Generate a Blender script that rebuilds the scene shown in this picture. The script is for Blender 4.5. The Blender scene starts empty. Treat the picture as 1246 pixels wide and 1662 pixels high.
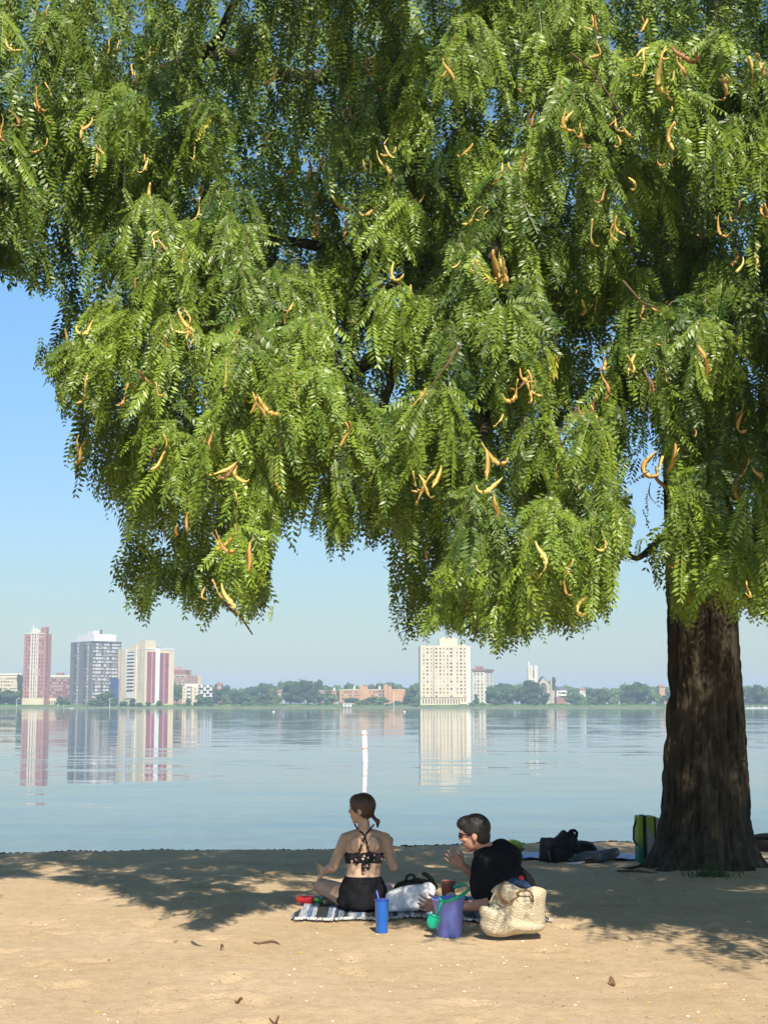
import bpy, math, random
import numpy as np
from mathutils import Vector, Matrix, noise as mnoise
from mathutils.bvhtree import BVHTree

random.seed(7)
rng = np.random.default_rng(7)
S = bpy.context.scene
COL = S.collection
PI = math.pi
R = math.radians

# ------------------------------------------------------------------ camera, sky, sun, exposure
F = 2400.0            # focal length in photo pixels (photo is 1246 x 1662)
CAMZ = 1.54
PITCH = math.atan((1145.5 - 831.0) / F)
cam_d = bpy.data.cameras.new('camera')
cam = bpy.data.objects.new('camera', cam_d)
COL.objects.link(cam)
cam.location = (0, 0, CAMZ)
cam.rotation_euler = (PI / 2 + PITCH, 0, 0)
cam_d.sensor_fit = 'VERTICAL'
cam_d.sensor_height = 36.0
cam_d.lens = 36.0 * F / 1662.0
cam_d.clip_start = 0.1
cam_d.clip_end = 20000
S.camera = cam

SUN_EL = R(47)
SUN_AZ = R(11)        # to the right of straight behind the camera
sdir = Vector((math.sin(SUN_AZ) * math.cos(SUN_EL), -math.cos(SUN_AZ) * math.cos(SUN_EL), math.sin(SUN_EL)))
world = bpy.data.worlds.new('World')
S.world = world
world.use_nodes = True
wn = world.node_tree
for n in list(wn.nodes):
    wn.nodes.remove(n)
sky = wn.nodes.new('ShaderNodeTexSky')
sky.sky_type = 'NISHITA'
sky.sun_disc = False
sky.sun_elevation = SUN_EL
sky.sun_rotation = PI - SUN_AZ
sky.altitude = 0
sky.air_density = 1.35
sky.dust_density = 0.2
sky.ozone_density = 1.2
bg = wn.nodes.new('ShaderNodeBackground')
bg.inputs['Strength'].default_value = 0.10
wo = wn.nodes.new('ShaderNodeOutputWorld')
hsv = wn.nodes.new('ShaderNodeHueSaturation'); hsv.inputs['Saturation'].default_value = 1.2
wn.links.new(sky.outputs[0], hsv.inputs['Color'])
# colour grade added by height: low sky dimmed, unseen upper sky tinted to warm shade
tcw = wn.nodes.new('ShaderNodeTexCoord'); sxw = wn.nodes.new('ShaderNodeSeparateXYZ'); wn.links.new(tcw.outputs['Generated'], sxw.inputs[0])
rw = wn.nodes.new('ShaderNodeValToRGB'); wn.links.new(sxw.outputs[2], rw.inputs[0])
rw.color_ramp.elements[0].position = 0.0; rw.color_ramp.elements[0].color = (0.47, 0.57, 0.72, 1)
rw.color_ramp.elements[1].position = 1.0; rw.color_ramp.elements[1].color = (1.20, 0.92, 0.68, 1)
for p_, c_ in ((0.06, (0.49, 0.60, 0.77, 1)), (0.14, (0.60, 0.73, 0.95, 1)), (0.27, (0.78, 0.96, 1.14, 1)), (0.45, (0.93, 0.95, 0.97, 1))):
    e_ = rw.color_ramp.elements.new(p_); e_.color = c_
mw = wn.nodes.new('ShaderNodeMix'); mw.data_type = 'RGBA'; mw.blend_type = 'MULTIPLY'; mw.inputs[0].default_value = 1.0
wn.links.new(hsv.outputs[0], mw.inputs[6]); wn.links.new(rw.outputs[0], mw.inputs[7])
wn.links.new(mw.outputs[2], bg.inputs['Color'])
wn.links.new(bg.outputs[0], wo.inputs['Surface'])

sun_d = bpy.data.lights.new('sun', 'SUN')
sun_d.energy = 4.8
sun_d.angle = R(0.5)
sun_d.color = (1.0, 0.91, 0.79)
sun = bpy.data.objects.new('sun', sun_d)
COL.objects.link(sun)
sun.rotation_euler = sdir.to_track_quat('Z', 'Y').to_euler()
sun.location = sdir * 50

S.render.engine = 'CYCLES'
S.view_settings.view_transform = 'Standard'
S.view_settings.look = 'None'
S.view_settings.exposure = 0.55
S.view_settings.gamma = 1.0
S.view_settings.use_curve_mapping = False
S.cycles.max_bounces = 8
S.cycles.transparent_max_bounces = 8

# ------------------------------------------------------------------ helpers
def U(px, py, D):
    """world point seen at photo pixel (px,py) at forward distance D"""
    u = (px - 623.0) / F
    v = (831.0 - py) / F
    dy = math.cos(PITCH) - v * math.sin(PITCH)
    dz = math.sin(PITCH) + v * math.cos(PITCH)
    k = D / dy
    return Vector((u * k, D, CAMZ + dz * k))

def U_np(px, py, D):
    u = (px - 623.0) / F
    v = (831.0 - py) / F
    dy = math.cos(PITCH) - v * math.sin(PITCH)
    dz = math.sin(PITCH) + v * math.cos(PITCH)
    k = D / dy
    return np.stack([u * k, D * np.ones_like(k), CAMZ + dz * k], -1)

def proj_np(P):
    x, y, z = P[..., 0], P[..., 1], P[..., 2] - CAMZ
    f = y * math.cos(PITCH) + z * math.sin(PITCH)
    up = -y * math.sin(PITCH) + z * math.cos(PITCH)
    f = np.maximum(f, 0.01)
    return 623 + F * x / f, 831 - F * up / f

def tag(o, label=None, cat=None, group=None, kind=None):
    if label: o['label'] = label
    if cat: o['category'] = cat
    if group: o['group'] = group
    if kind: o['kind'] = kind
    return o

def thing(name, label, cat, loc=(0, 0, 0), rotz=0.0, group=None):
    o = bpy.data.objects.new(name, None)
    COL.objects.link(o)
    o.empty_display_size = 0.1
    o.location = loc
    o.rotation_euler = (0, 0, rotz)
    return tag(o, label, cat, group)

def link(name, me, parent=None, loc=None, rot=None):
    o = bpy.data.objects.new(name, me)
    COL.objects.link(o)
    if parent is not None:
        o.parent = parent
    if loc is not None: o.location = loc
    if rot is not None: o.rotation_euler = rot
    return o

def mkmesh(name, V, Fc, mat=None, smooth=False, mats=None, midx=None):
    me = bpy.data.meshes.new(name)
    me.from_pydata([tuple(v) for v in V], [], [tuple(f) for f in Fc])
    if mats:
        for m in mats: me.materials.append(m)
        if midx is not None:
            me.polygons.foreach_set('material_index', midx)
    elif mat: me.materials.append(mat)
    if smooth:
        me.polygons.foreach_set('use_smooth', [True] * len(me.polygons))
    me.update()
    return me

def quads_np(name, V, nq, mat, tint=None, smooth=False):
    """V: (nq*4,3) array, each run of four vertices is one quad"""
    me = bpy.data.meshes.new(name)
    nv = V.shape[0]
    me.vertices.add(nv)
    me.vertices.foreach_set('co', V.astype(np.float32).ravel())
    me.loops.add(nv)
    me.loops.foreach_set('vertex_index', np.arange(nv, dtype=np.int32))
    me.polygons.add(nq)
    me.polygons.foreach_set('loop_start', np.arange(0, nv, 4, dtype=np.int32))
    me.polygons.foreach_set('loop_total', np.full(nq, 4, dtype=np.int32))
    if mat: me.materials.append(mat)
    if tint is not None:
        a = me.attributes.new('tint', 'FLOAT', 'POINT')
        a.data.foreach_set('value', tint.astype(np.float32))
    me.update(calc_edges=True)
    me.validate()
    return me

class MB:
    """collects shapes into one mesh"""
    def __init__(s): s.V = []; s.F = []; s.M = []; s.m = 0
    def add(s, V, Fc):
        b = len(s.V)
        s.V += [Vector(v) for v in V]
        s.F += [tuple(i + b for i in f) for f in Fc]
        s.M += [s.m] * len(Fc)
        return s
    def box(s, x0, x1, y0, y1, z0, z1):
        V = [(x, y, z) for z in (z0, z1) for y in (y0, y1) for x in (x0, x1)]
        return s.add(V, [(0, 2, 3, 1), (4, 5, 7, 6), (0, 1, 5, 4), (2, 6, 7, 3), (0, 4, 6, 2), (1, 3, 7, 5)])
    def tube(s, pts, rad, n=8, flat=1.0, cap=True):
        pts = [Vector(p) for p in pts]
        m = len(pts)
        rs = rad if isinstance(rad, (list, tuple)) else [rad] * m
        V = []; ref = None
        for i, p in enumerate(pts):
            t = (pts[min(i + 1, m - 1)] - pts[max(i - 1, 0)])
            t = t.normalized() if t.length > 1e-9 else Vector((0, 0, 1))
            if ref is None:
                ref = Vector((0, 0, 1)) if abs(t.z) < 0.9 else Vector((1, 0, 0))
            a = (ref - t * ref.dot(t))
            a = a.normalized() if a.length > 1e-6 else t.orthogonal().normalized()
            ref = a
            b = t.cross(a)
            for k in range(n):
                w = 2 * PI * k / n
                V.append(p + a * (math.cos(w) * rs[i]) + b * (math.sin(w) * rs[i] * flat))
        Fc = [(i * n + k, i * n + (k + 1) % n, (i + 1) * n + (k + 1) % n, (i + 1) * n + k) for i in range(m - 1) for k in range(n)]
        if cap:
            Fc.append(tuple(range(n - 1, -1, -1)))
            Fc.append(tuple((m - 1) * n + k for k in range(n)))
        return s.add(V, Fc)
    def ell(s, c, r, rot=None, nu=14, nv=9):
        c = Vector(c); V = []; Fc = []
        r = r if isinstance(r, (tuple, list)) else (r, r, r)
        for j in range(nv + 1):
            th = PI * j / nv
            for i in range(nu):
                ph = 2 * PI * i / nu
                v = Vector((r[0] * math.sin(th) * math.cos(ph), r[1] * math.sin(th) * math.sin(ph), r[2] * math.cos(th)))
                if rot: v = rot @ v
                V.append(c + v)
        for j in range(nv):
            for i in range(nu):
                Fc.append((j * nu + i, (j + 1) * nu + i, (j + 1) * nu + (i + 1) % nu, j * nu + (i + 1) % nu))
        return s.add(V, Fc)
    def cap(s, p0, r0, p1, r1, n=12):
        """closed tapered capsule"""
        p0 = Vector(p0); p1 = Vector(p1); t = (p1 - p0).normalized()
        pts = []; rs = []
        for k in range(0, 5):
            a = -PI / 2 + k * PI / 8 + 0.05
            pts.append(p0 + t * (math.sin(a) * r0)); rs.append(max(math.cos(a) * r0, 1e-4))
        for k in range(0, 5):
            a = k * PI / 8 - 0.0
            pts.append(p1 + t * (math.sin(a) * r1)); rs.append(max(math.cos(a) * r1, 1e-4))
        return s.tube(pts, rs, n)
    def lathe(s, prof, n=24, c=(0, 0, 0), close=False):
        c = Vector(c); V = []; m = len(prof)
        for (r, z) in prof:
            for k in range(n):
                w = 2 * PI * k / n
                V.append(c + Vector((r * math.cos(w), r * math.sin(w), z)))
        Fc = [(i * n + k, i * n + (k + 1) % n, (i + 1) * n + (k + 1) % n, (i + 1) * n + k) for i in range(m - 1) for k in range(n)]
        if close:
            Fc.append(tuple(range(n - 1, -1, -1))); Fc.append(tuple((m - 1) * n + k for k in range(n)))
        return s.add(V, Fc)
    def loft(s, rings):
        """rings: list of (centre, half x, half y[, roll about x])"""
        n = 22; V = []
        for (c, a, b) in rings:
            c = Vector(c)
            for k in range(n):
                w = 2 * PI * k / n
                cx = math.copysign(abs(math.cos(w)) ** 0.85, math.cos(w)); sy = math.copysign(abs(math.sin(w)) ** 0.85, math.sin(w))
                V.append(c + Vector((a * cx, b * sy, 0)))
        m = len(rings)
        Fc = [(i * n + k, i * n + (k + 1) % n, (i + 1) * n + (k + 1) % n, (i + 1) * n + k) for i in range(m - 1) for k in range(n)]
        Fc.append(tuple(range(n - 1, -1, -1))); Fc.append(tuple((m - 1) * n + k for k in range(n)))
        return s.add(V, Fc)
    def mesh(s, name, mat=None, smooth=False, mats=None):
        return mkmesh(name, s.V, s.F, mat, smooth, mats, s.M if mats else None)
    def build(s, name, mat=None, parent=None, smooth=False, mats=None, loc=None, rot=None):
        return link(name, s.mesh(name, mat, smooth, mats), parent, loc, rot)

def resample(pts, n, smooth=True):
    """closed outline -> n points, corners rounded a little"""
    P = np.array(pts, float); m = len(P)
    if smooth:
        out = []
        for i in range(m):
            p0, p1, p2, p3 = P[(i - 1) % m], P[i], P[(i + 1) % m], P[(i + 2) % m]
            for t in np.linspace(0, 1, 6, endpoint=False):
                out.append(0.5 * ((2 * p1) + (p2 - p0) * t + (2 * p0 - 5 * p1 + 4 * p2 - p3) * t * t + (3 * p1 - p0 - 3 * p2 + p3) * t ** 3))
        P = np.array(out); m = len(P)
    d = np.r_[0, np.cumsum(np.linalg.norm(np.roll(P, -1, 0) - P, axis=1))]
    Q = np.vstack([P, P[:1]])
    t = np.linspace(0, d[-1], n, endpoint=False)
    return np.stack([np.interp(t, d, Q[:, 0]), np.interp(t, d, Q[:, 1])], -1)

def pillow(outline, T, n=64, rings=10, crease=0.0, seed=0, c=None, back=1.0, power=0.5):
    """closed soft solid from an (x,z) outline; bulges to -y (front) and +y (back)"""
    O = resample(outline, n)
    c = O.mean(0) if c is None else np.array(c)
    V = []; Fc = []
    def off(x, z, t):
        b = T * max(1 - t * t, 0) ** power
        if crease:
            b += crease * min(1, (1 - t) * 4) * (mnoise.noise(Vector((x * 14 + seed, z * 14, 0))) + 0.6 * mnoise.noise(Vector((x * 33, z * 33 + seed, 3))))
        return b
    for side in (-1, 1):
        base = len(V)
        for j in range(rings):
            t = 1 - (j / rings) ** 1.3
            for k in range(n):
                x, z = c + (O[k] - c) * t
                V.append((x, side * off(x, z, t) * (1 if side < 0 else back), z))
        V.append((c[0], side * off(c[0], c[1], 0) * (1 if side < 0 else back), c[1]))
        for j in range(rings - 1):
            for k in range(n):
                q = (base + j * n + k, base + j * n + (k + 1) % n, base + (j + 1) * n + (k + 1) % n, base + (j + 1) * n + k)
                Fc.append(q if side < 0 else q[::-1])
        for k in range(n):
            q = (base + (rings - 1) * n + k, base + (rings - 1) * n + (k + 1) % n, base + rings * n)
            Fc.append(q if side < 0 else q[::-1])
    m = MB(); m.add(V, Fc)
    return m

def remesh(mb, name, voxel, smooth_it, mats):
    me = mkmesh(name, mb.V, mb.F)
    o = bpy.data.objects.new(name, me); COL.objects.link(o)
    md = o.modifiers.new('r', 'REMESH'); md.mode = 'VOXEL'; md.voxel_size = voxel; md.use_smooth_shade = True
    if smooth_it:
        sm = o.modifiers.new('s', 'SMOOTH'); sm.factor = 0.5; sm.iterations = smooth_it
    bpy.context.view_layer.update()
    dg = bpy.context.evaluated_depsgraph_get()
    out = bpy.data.meshes.new_from_object(o.evaluated_get(dg))
    out.name = name
    bpy.data.objects.remove(o)
    out.materials.clear()
    for m in mats: out.materials.append(m)
    out.polygons.foreach_set('use_smooth', [True] * len(out.polygons))
    return out

# ------------------------------------------------------------------ materials
class NT:
    def __init__(s, name):
        s.m = bpy.data.materials.new(name); s.m.use_nodes = True
        s.t = s.m.node_tree
        s.b = s.t.nodes['Principled BSDF']; s.o = s.t.nodes['Material Output']
    def n(s, t, **kw):
        x = s.t.nodes.new('ShaderNode' + t)
        for k, v in kw.items():
            if hasattr(x, k): setattr(x, k, v)
            else: x.inputs[k].default_value = v
        return x
    def l(s, a, b): s.t.links.new(a, b)
    def coords(s, kind='Object', scale=(1, 1, 1)):
        tc = s.n('TexCoord'); mp = s.n('Mapping'); mp.inputs['Scale'].default_value = scale
        s.l(tc.outputs[kind], mp.inputs[0]); return mp.outputs[0]
    def noise(s, vec, scale, detail=4, rough=0.55):
        x = s.n('TexNoise'); x.inputs['Scale'].default_value = scale; x.inputs['Detail'].default_value = detail
        x.inputs['Roughness'].default_value = rough
        s.l(vec, x.inputs['Vector']); return x
    def ramp(s, fac, stops, interp='LINEAR'):
        x = s.n('ValToRGB'); x.color_ramp.interpolation = interp
        e = x.color_ramp.elements
        e[0].position, e[0].color = stops[0][0], (*stops[0][1], 1)
        e[1].position, e[1].color = stops[1][0], (*stops[1][1], 1)
        for p, c in stops[2:]:
            q = e.new(p); q.color = (*c, 1)
        s.l(fac, x.inputs[0]); return x.outputs[0]
    def mix(s, fac, a, b, mode='MIX'):
        x = s.n('Mix'); x.data_type = 'RGBA'; x.blend_type = mode
        for sock, v in ((x.inputs[0], fac), (x.inputs[6], a), (x.inputs[7], b)):
            if isinstance(v, (int, float)): sock.default_value = v
            elif isinstance(v, tuple): sock.default_value = (*v, 1)
            else: s.l(v, sock)
        return x.outputs[2]
    def bump(s, h, strength, dist):
        x = s.n('Bump'); x.inputs['Strength'].default_value = strength; x.inputs['Distance'].default_value = dist
        s.l(h, x.inputs['Height']); s.l(x.outputs[0], s.b.inputs['Normal']); return x

def mat(name, col, rough=0.7, var=0.12, scale=8.0, bump=0.0, bscale=40.0, spec=0.3, coord='Object'):
    k = NT(name); v = k.coords(coord)
    n = k.noise(v, scale, 5)
    d = tuple(max(0, c * (1 - var)) for c in col); u = tuple(min(1, c * (1 + var)) for c in col)
    k.l(k.ramp(n.outputs['Fac'], [(0.3, d), (0.7, u)]), k.b.inputs['Base Color'])
    k.b.inputs['Roughness'].default_value = rough
    k.b.inputs['Specular IOR Level'].default_value = spec
    if bump:
        k.bump(k.noise(v, bscale, 4).outputs['Fac'], 0.7, bump)
    return k.m

M = {}
def stone_like(name, c1, c2, scale=0.15):
    k = NT(name); v = k.coords('Object')
    n = k.noise(v, scale, 6, 0.6)
    k.l(k.ramp(n.outputs['Fac'], [(0.35, c1), (0.65, c2)]), k.b.inputs['Base Color'])
    k.b.inputs['Roughness'].default_value = 0.85
    return k.m
M['pink_brick'] = stone_like('pink_brick', (0.40, 0.19, 0.15), (0.48, 0.25, 0.20))
M['red_brick'] = stone_like('red_brick', (0.27, 0.13, 0.11), (0.36, 0.18, 0.15))
M['orange_brick'] = stone_like('orange_brick', (0.52, 0.29, 0.14), (0.62, 0.36, 0.18))
M['grey_brick'] = stone_like('grey_brick', (0.17, 0.165, 0.16), (0.22, 0.21, 0.205))
M['cream'] = stone_like('cream', (0.66, 0.55, 0.36), (0.76, 0.65, 0.44))
M['cream2'] = stone_like('cream_pale', (0.72, 0.66, 0.53), (0.8, 0.74, 0.62))
M['white'] = stone_like('white_paint', (0.76, 0.75, 0.72), (0.82, 0.81, 0.79))
M['burgundy'] = stone_like('burgundy', (0.26, 0.07, 0.085), (0.33, 0.10, 0.11))
M['pale_pink'] = stone_like('pale_pink', (0.58, 0.33, 0.33), (0.62, 0.38, 0.36))
M['slate'] = stone_like('slate', (0.09, 0.09, 0.10), (0.14, 0.14, 0.15))
M['navy_glass'] = mat('navy_glass', (0.03, 0.06, 0.17), 0.2, 0.1, 0.2, spec=0.5)
M['glass'] = mat('window_glass', (0.035, 0.04, 0.05), 0.15, 0.3, 0.3, spec=0.6)
M['glass_pale'] = mat('window_curtain', (0.5, 0.48, 0.45), 0.4, 0.2, 0.3)
M['limestone'] = stone_like('limestone', (0.42, 0.34, 0.25), (0.58, 0.49, 0.38), 0.5)
M['roof_tile'] = stone_like('roof_tile', (0.30, 0.14, 0.11), (0.36, 0.19, 0.15))
M['concrete'] = stone_like('concrete', (0.30, 0.29, 0.27), (0.42, 0.40, 0.37), 0.4)
M['bank'] = stone_like('bank_stone', (0.10, 0.10, 0.075), (0.20, 0.18, 0.14), 0.3)

# sand
k = NT('sand'); v = k.coords('Object')
n1 = k.noise(v, 0.8, 5); n2 = k.noise(v, 9, 6, 0.65); n3 = k.noise(v, 120, 3, 0.7)
c1 = k.ramp(n1.outputs['Fac'], [(0.3, (0.68, 0.505, 0.30)), (0.7, (0.78, 0.60, 0.385))])
c2 = k.ramp(n2.outputs['Fac'], [(0.28, (0.80, 0.78, 0.75)), (0.62, (1.0, 1.0, 1.0))])
c3 = k.ramp(n3.outputs['Fac'], [(0.25, (0.66, 0.63, 0.6)), (0.5, (0.95, 0.95, 0.95)), (0.78, (1.15, 1.12, 1.08))])
c = k.mix(1.0, c1, c2, 'MULTIPLY'); c = k.mix(1.0, c, c3, 'MULTIPLY')
# dark wet band and weed along the waterline
sx = k.n('SeparateXYZ'); k.l(v, sx.inputs[0])
wet = k.n('Attribute'); wet.attribute_name = 'wet'
c = k.mix(wet.outputs['Fac'], c, (0.045, 0.036, 0.025))
k.l(c, k.b.inputs['Base Color'])
k.b.inputs['Roughness'].default_value = 0.95; k.b.inputs['Specular IOR Level'].default_value = 0.15
n4 = k.noise(v, 30, 6, 0.7); ad = k.n('Math', operation='ADD'); k.l(n4.outputs['Fac'], ad.inputs[0])
mu = k.n('Math', operation='MULTIPLY'); k.l(n3.outputs['Fac'], mu.inputs[0]); mu.inputs[1].default_value = 0.35
k.l(mu.outputs[0], ad.inputs[1])
k.bump(ad.outputs[0], 0.9, 0.022)
M['sand'] = k.m

# water
k = NT('water'); g = k.n('NewGeometry')
def slope(sc, amp, stretch):
    mp = k.n('Mapping'); mp.inputs['Scale'].default_value = (sc * stretch, sc, sc)
    k.l(g.outputs['Position'], mp.inputs[0])
    nn = k.noise(mp.outputs[0], 1.0, 2.0, 0.5)
    sb = k.n('VectorMath', operation='SUBTRACT'); sb.inputs[1].default_value = (0.5, 0.5, 0.5)
    k.l(nn.outputs['Color'], sb.inputs[0])
    ml = k.n('VectorMath', operation='MULTIPLY'); ml.inputs[1].default_value = (amp * 0.35, amp, 0)
    k.l(sb.outputs[0], ml.inputs[0]); return ml.outputs[0]
s1 = slope(0.55, 0.060, 0.35); s2 = slope(2.6, 0.042, 0.3); s3 = slope(0.07, 0.028, 0.25)
# wind streaks modulate the fine ripples
mp = k.n('Mapping'); mp.inputs['Scale'].default_value = (0.006, 0.035, 1); k.l(g.outputs['Position'], mp.inputs[0])
pn = k.noise(mp.outputs[0], 1.0, 4, 0.6)
pr = k.n('MapRange'); pr.inputs[1].default_value = 0.42; pr.inputs[2].default_value = 0.62; pr.inputs[3].default_value = 0.6; pr.inputs[4].default_value = 1.05
k.l(pn.outputs['Fac'], pr.inputs[0])
a1 = k.n('VectorMath', operation='ADD'); k.l(s1, a1.inputs[0]); k.l(s2, a1.inputs[1])
sc = k.n('VectorMath', operation='SCALE'); k.l(a1.outputs[0], sc.inputs[0]); k.l(pr.outputs[0], sc.inputs['Scale'])
a2 = k.n('VectorMath', operation='ADD'); k.l(sc.outputs[0], a2.inputs[0]); k.l(s3, a2.inputs[1])
a3 = k.n('VectorMath', operation='ADD'); k.l(a2.outputs[0], a3.inputs[0]); a3.inputs[1].default_value = (0, 0, 1)
nz = k.n('VectorMath', operation='NORMALIZE'); k.l(a3.outputs[0], nz.inputs[0])
k.l(nz.outputs[0], k.b.inputs['Normal'])
k.b.inputs['Base Color'].default_value = (0.035, 0.07, 0.10, 1)
k.b.inputs['Roughness'].default_value = 0.03
k.b.inputs['IOR'].default_value = 1.33
M['water'] = k.m

# foliage
def leaf_mat(name, dark, light, yellow, attr=True, trans=0.45):
    k = NT(name)
    if attr:
        a = k.n('Attribute'); a.attribute_name = 'tint'; fac = a.outputs['Fac']
    else:
        a = k.n('ObjectInfo'); fac = a.outputs['Random']
    c = k.ramp(fac, [(0.0, dark), (0.8, light), (0.97, light), (1.0, yellow)])
    k.l(c, k.b.inputs['Base Color'])
    k.b.inputs['Roughness'].default_value = 0.42; k.b.inputs['Specular IOR Level'].default_value = 0.45
    tr = k.n('BsdfTranslucent'); c2 = k.mix(0.5, c, (0.16, 0.26, 0.03)); k.l(c2, tr.inputs[0])
    mx = k.n('MixShader'); mx.inputs[0].default_value = trans
    k.l(k.b.outputs[0], mx.inputs[1]); k.l(tr.outputs[0], mx.inputs[2]); k.l(mx.outputs[0], k.o.inputs[0])
    return k.m
M['leaf'] = leaf_mat('locust_leaf', (0.04, 0.088, 0.011), (0.23, 0.33, 0.032), (0.5, 0.45, 0.06), True, 0.12)
M['leaf_obj'] = leaf_mat('locust_leaf_near', (0.10, 0.18, 0.02), (0.25, 0.35, 0.035), (0.34, 0.36, 0.05), False, 0.17)
def far_leaf(name, a, b):
    k = NT(name); oi = k.n('ObjectInfo'); v = k.coords('Object')
    n = k.noise(v, 0.35, 3)
    c = k.ramp(n.outputs['Fac'], [(0.35, a), (0.65, b)])
    hs = k.n('HueSaturation'); k.l(c, hs.inputs['Color'])
    mr = k.n('MapRange'); mr.inputs[3].default_value = 0.65; mr.inputs[4].default_value = 1.45; k.l(oi.outputs['Random'], mr.inputs[0])
    k.l(mr.outputs[0], hs.inputs['Value']); k.l(hs.outputs[0], k.b.inputs['Base Color'])
    k.b.inputs['Roughness'].default_value = 0.8; k.b.inputs['Specular IOR Level'].default_value = 0.1
    return k.m
M['far_green'] = far_leaf('shore_green', (0.065, 0.12, 0.035), (0.12, 0.18, 0.05))
M['far_dark'] = far_leaf('shore_dark_green', (0.04, 0.08, 0.03), (0.07, 0.12, 0.04))
M['far_yellow'] = far_leaf('shore_yellow_green', (0.11, 0.13, 0.035), (0.17, 0.16, 0.05))
M['grass'] = mat('grass', (0.10, 0.17, 0.04), 0.9, 0.3, 0.08)
M['tuft'] = mat('tuft', (0.06, 0.11, 0.035), 0.8, 0.3, 8)
# bark
k = NT('bark'); v = k.coords('Object', (20, 20, 1.9)); n = k.noise(v, 1.0, 8, 0.68)
v2 = k.coords('Object', (1.6, 1.6, 1.2)); n2 = k.noise(v2, 1.0, 3)
c = k.ramp(n.outputs['Fac'], [(0.34, (0.040, 0.034, 0.025)), (0.64, (0.165, 0.138, 0.10))])
c = k.mix(1.0, c, k.ramp(n2.outputs['Fac'], [(0.3, (0.8, 0.8, 0.8)), (0.7, (1.25, 1.2, 1.15))]), 'MULTIPLY')
k.l(c, k.b.inputs['Base Color']); k.b.inputs['Roughness'].default_value = 0.95; k.b.inputs['Specular IOR Level'].default_value = 0.1
vb = k.coords('Object', (34, 34, 3.2)); k.bump(k.noise(vb, 1.0, 8, 0.75).outputs['Fac'], 1.0, 0.06)
M['bark'] = k.m
M['twig'] = mat('twig_bark', (0.13, 0.085, 0.05), 0.9, 0.3, 5)
k = NT('seed_pod'); oi = k.n('ObjectInfo'); v = k.coords('Object'); n = k.noise(v, 60, 4)
c = k.ramp(oi.outputs['Random'], [(0.0, (0.30, 0.15, 0.06)), (0.2, (0.62, 0.38, 0.10)), (0.7, (0.80, 0.54, 0.14)), (1.0, (0.74, 0.64, 0.18))])
c = k.mix(1.0, c, k.ramp(n.outputs['Fac'], [(0.3, (0.7, 0.65, 0.6)), (0.6, (1, 1, 1))]), 'MULTIPLY')
k.l(c, k.b.inputs['Base Color']); k.b.inputs['Roughness'].default_value = 0.55
M['pod'] = k.m

# ------------------------------------------------------------------ ground, beach
WATER_Z = -0.45
def shore_y(x):
    x = max(-40, min(40, x))
    return 18.95 + 0.27 * x * (1 if abs(x) < 6 else 6 / abs(x)) + 0.10 * mnoise.noise(Vector((x * 0.6, 0, 0))) + 0.07 * mnoise.noise(Vector((x * 2.3, 4, 0)))
TRX, TRY = U(1146, 1400, 14.6).x, 14.75
foot = [(random.uniform(-7, 8), random.uniform(5.2, 17.5), random.uniform(0, PI), random.uniform(0.6, 1.2)) for _ in range(420)]
def ground_z(x, y):
    ys = shore_y(x); d = ys - y
    z = 0.0
    if y > 12: z -= 0.22 * min(1, (y - 12) / 6.5) ** 1.3
    z += 0.018 * mnoise.noise(Vector((x * 0.7, y * 0.7, 0))) + 0.012 * mnoise.noise(Vector((x * 2.6, y * 2.6, 5)))
    if 0 < d < 1.4:       # small berm at the edge
        z += 0.05 * math.sin(PI * d / 1.4) * (0.7 + 0.6 * mnoise.noise(Vector((x * 1.3, 9, 0))))
    if d < 0:
        z -= min(1.5, 0.55 * (-d) ** 0.8)
    dt = math.hypot(x - TRX, (y - TRY))
    if dt < 2.0:
        z += 0.10 * (1 - dt / 2.0) ** 2
    return z
def axis(lo, hi, a, b, step, grow=1.25):
    c = list(np.arange(a, b + 1e-6, step)); s = step; x = a
    L = []
    while x > lo: s *= grow; x -= s; L.append(x)
    s = step; x = c[-1]; Rr = []
    while x < hi: s *= grow; x += s; Rr.append(x)
    return L[::-1] + c + Rr
xs = axis(-60, 60, -5.6, 6.4, 0.045); ys = axis(-30, 60, 5.6, 20.2, 0.05)
nx, ny = len(xs), len(ys)
Z = np.zeros((ny, nx)); W = np.zeros((ny, nx))
for j, y in enumerate(ys):
    for i, x in enumerate(xs):
        Z[j, i] = ground_z(x, y)
        d = shore_y(x) - y
        W[j, i] = max(0, min(1, 1.0 - (d - 0.02 - 0.25 * mnoise.noise(Vector((x * 1.8, y * 4, 2)))) / 0.3)) * 0.93
XX, YY = np.meshgrid(xs, ys)
for (fx, fy, fa, fs) in foot:          # footprints and scuffs
    ix = np.where(np.abs(np.array(xs) - fx) < 0.4)[0]; iy = np.where(np.abs(np.array(ys) - fy) < 0.4)[0]
    if len(ix) and len(iy):
        sl = np.ix_(iy, ix); dx = XX[sl] - fx; dy = YY[sl] - fy
        a = dx * math.cos(fa) + dy * math.sin(fa); b = -dx * math.sin(fa) + dy * math.cos(fa)
        r2 = (a / (0.13 * fs)) ** 2 + (b / (0.065 * fs)) ** 2
        Z[sl] += -0.024 * fs * np.exp(-r2) + 0.011 * fs * np.exp(-(np.sqrt(r2) - 1.6) ** 2 * 3)
V = np.stack([XX, YY, Z], -1).reshape(-1, 3)
idx = np.arange(nx * ny).reshape(ny, nx)
Q = np.stack([idx[:-1, :-1], idx[:-1, 1:], idx[1:, 1:], idx[1:, :-1]], -1).reshape(-1, 4)
me = bpy.data.meshes.new('beach')
me.vertices.add(len(V)); me.vertices.foreach_set('co', V.astype(np.float32).ravel())
me.loops.add(Q.size); me.loops.foreach_set('vertex_index', Q.astype(np.int32).ravel())
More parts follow.
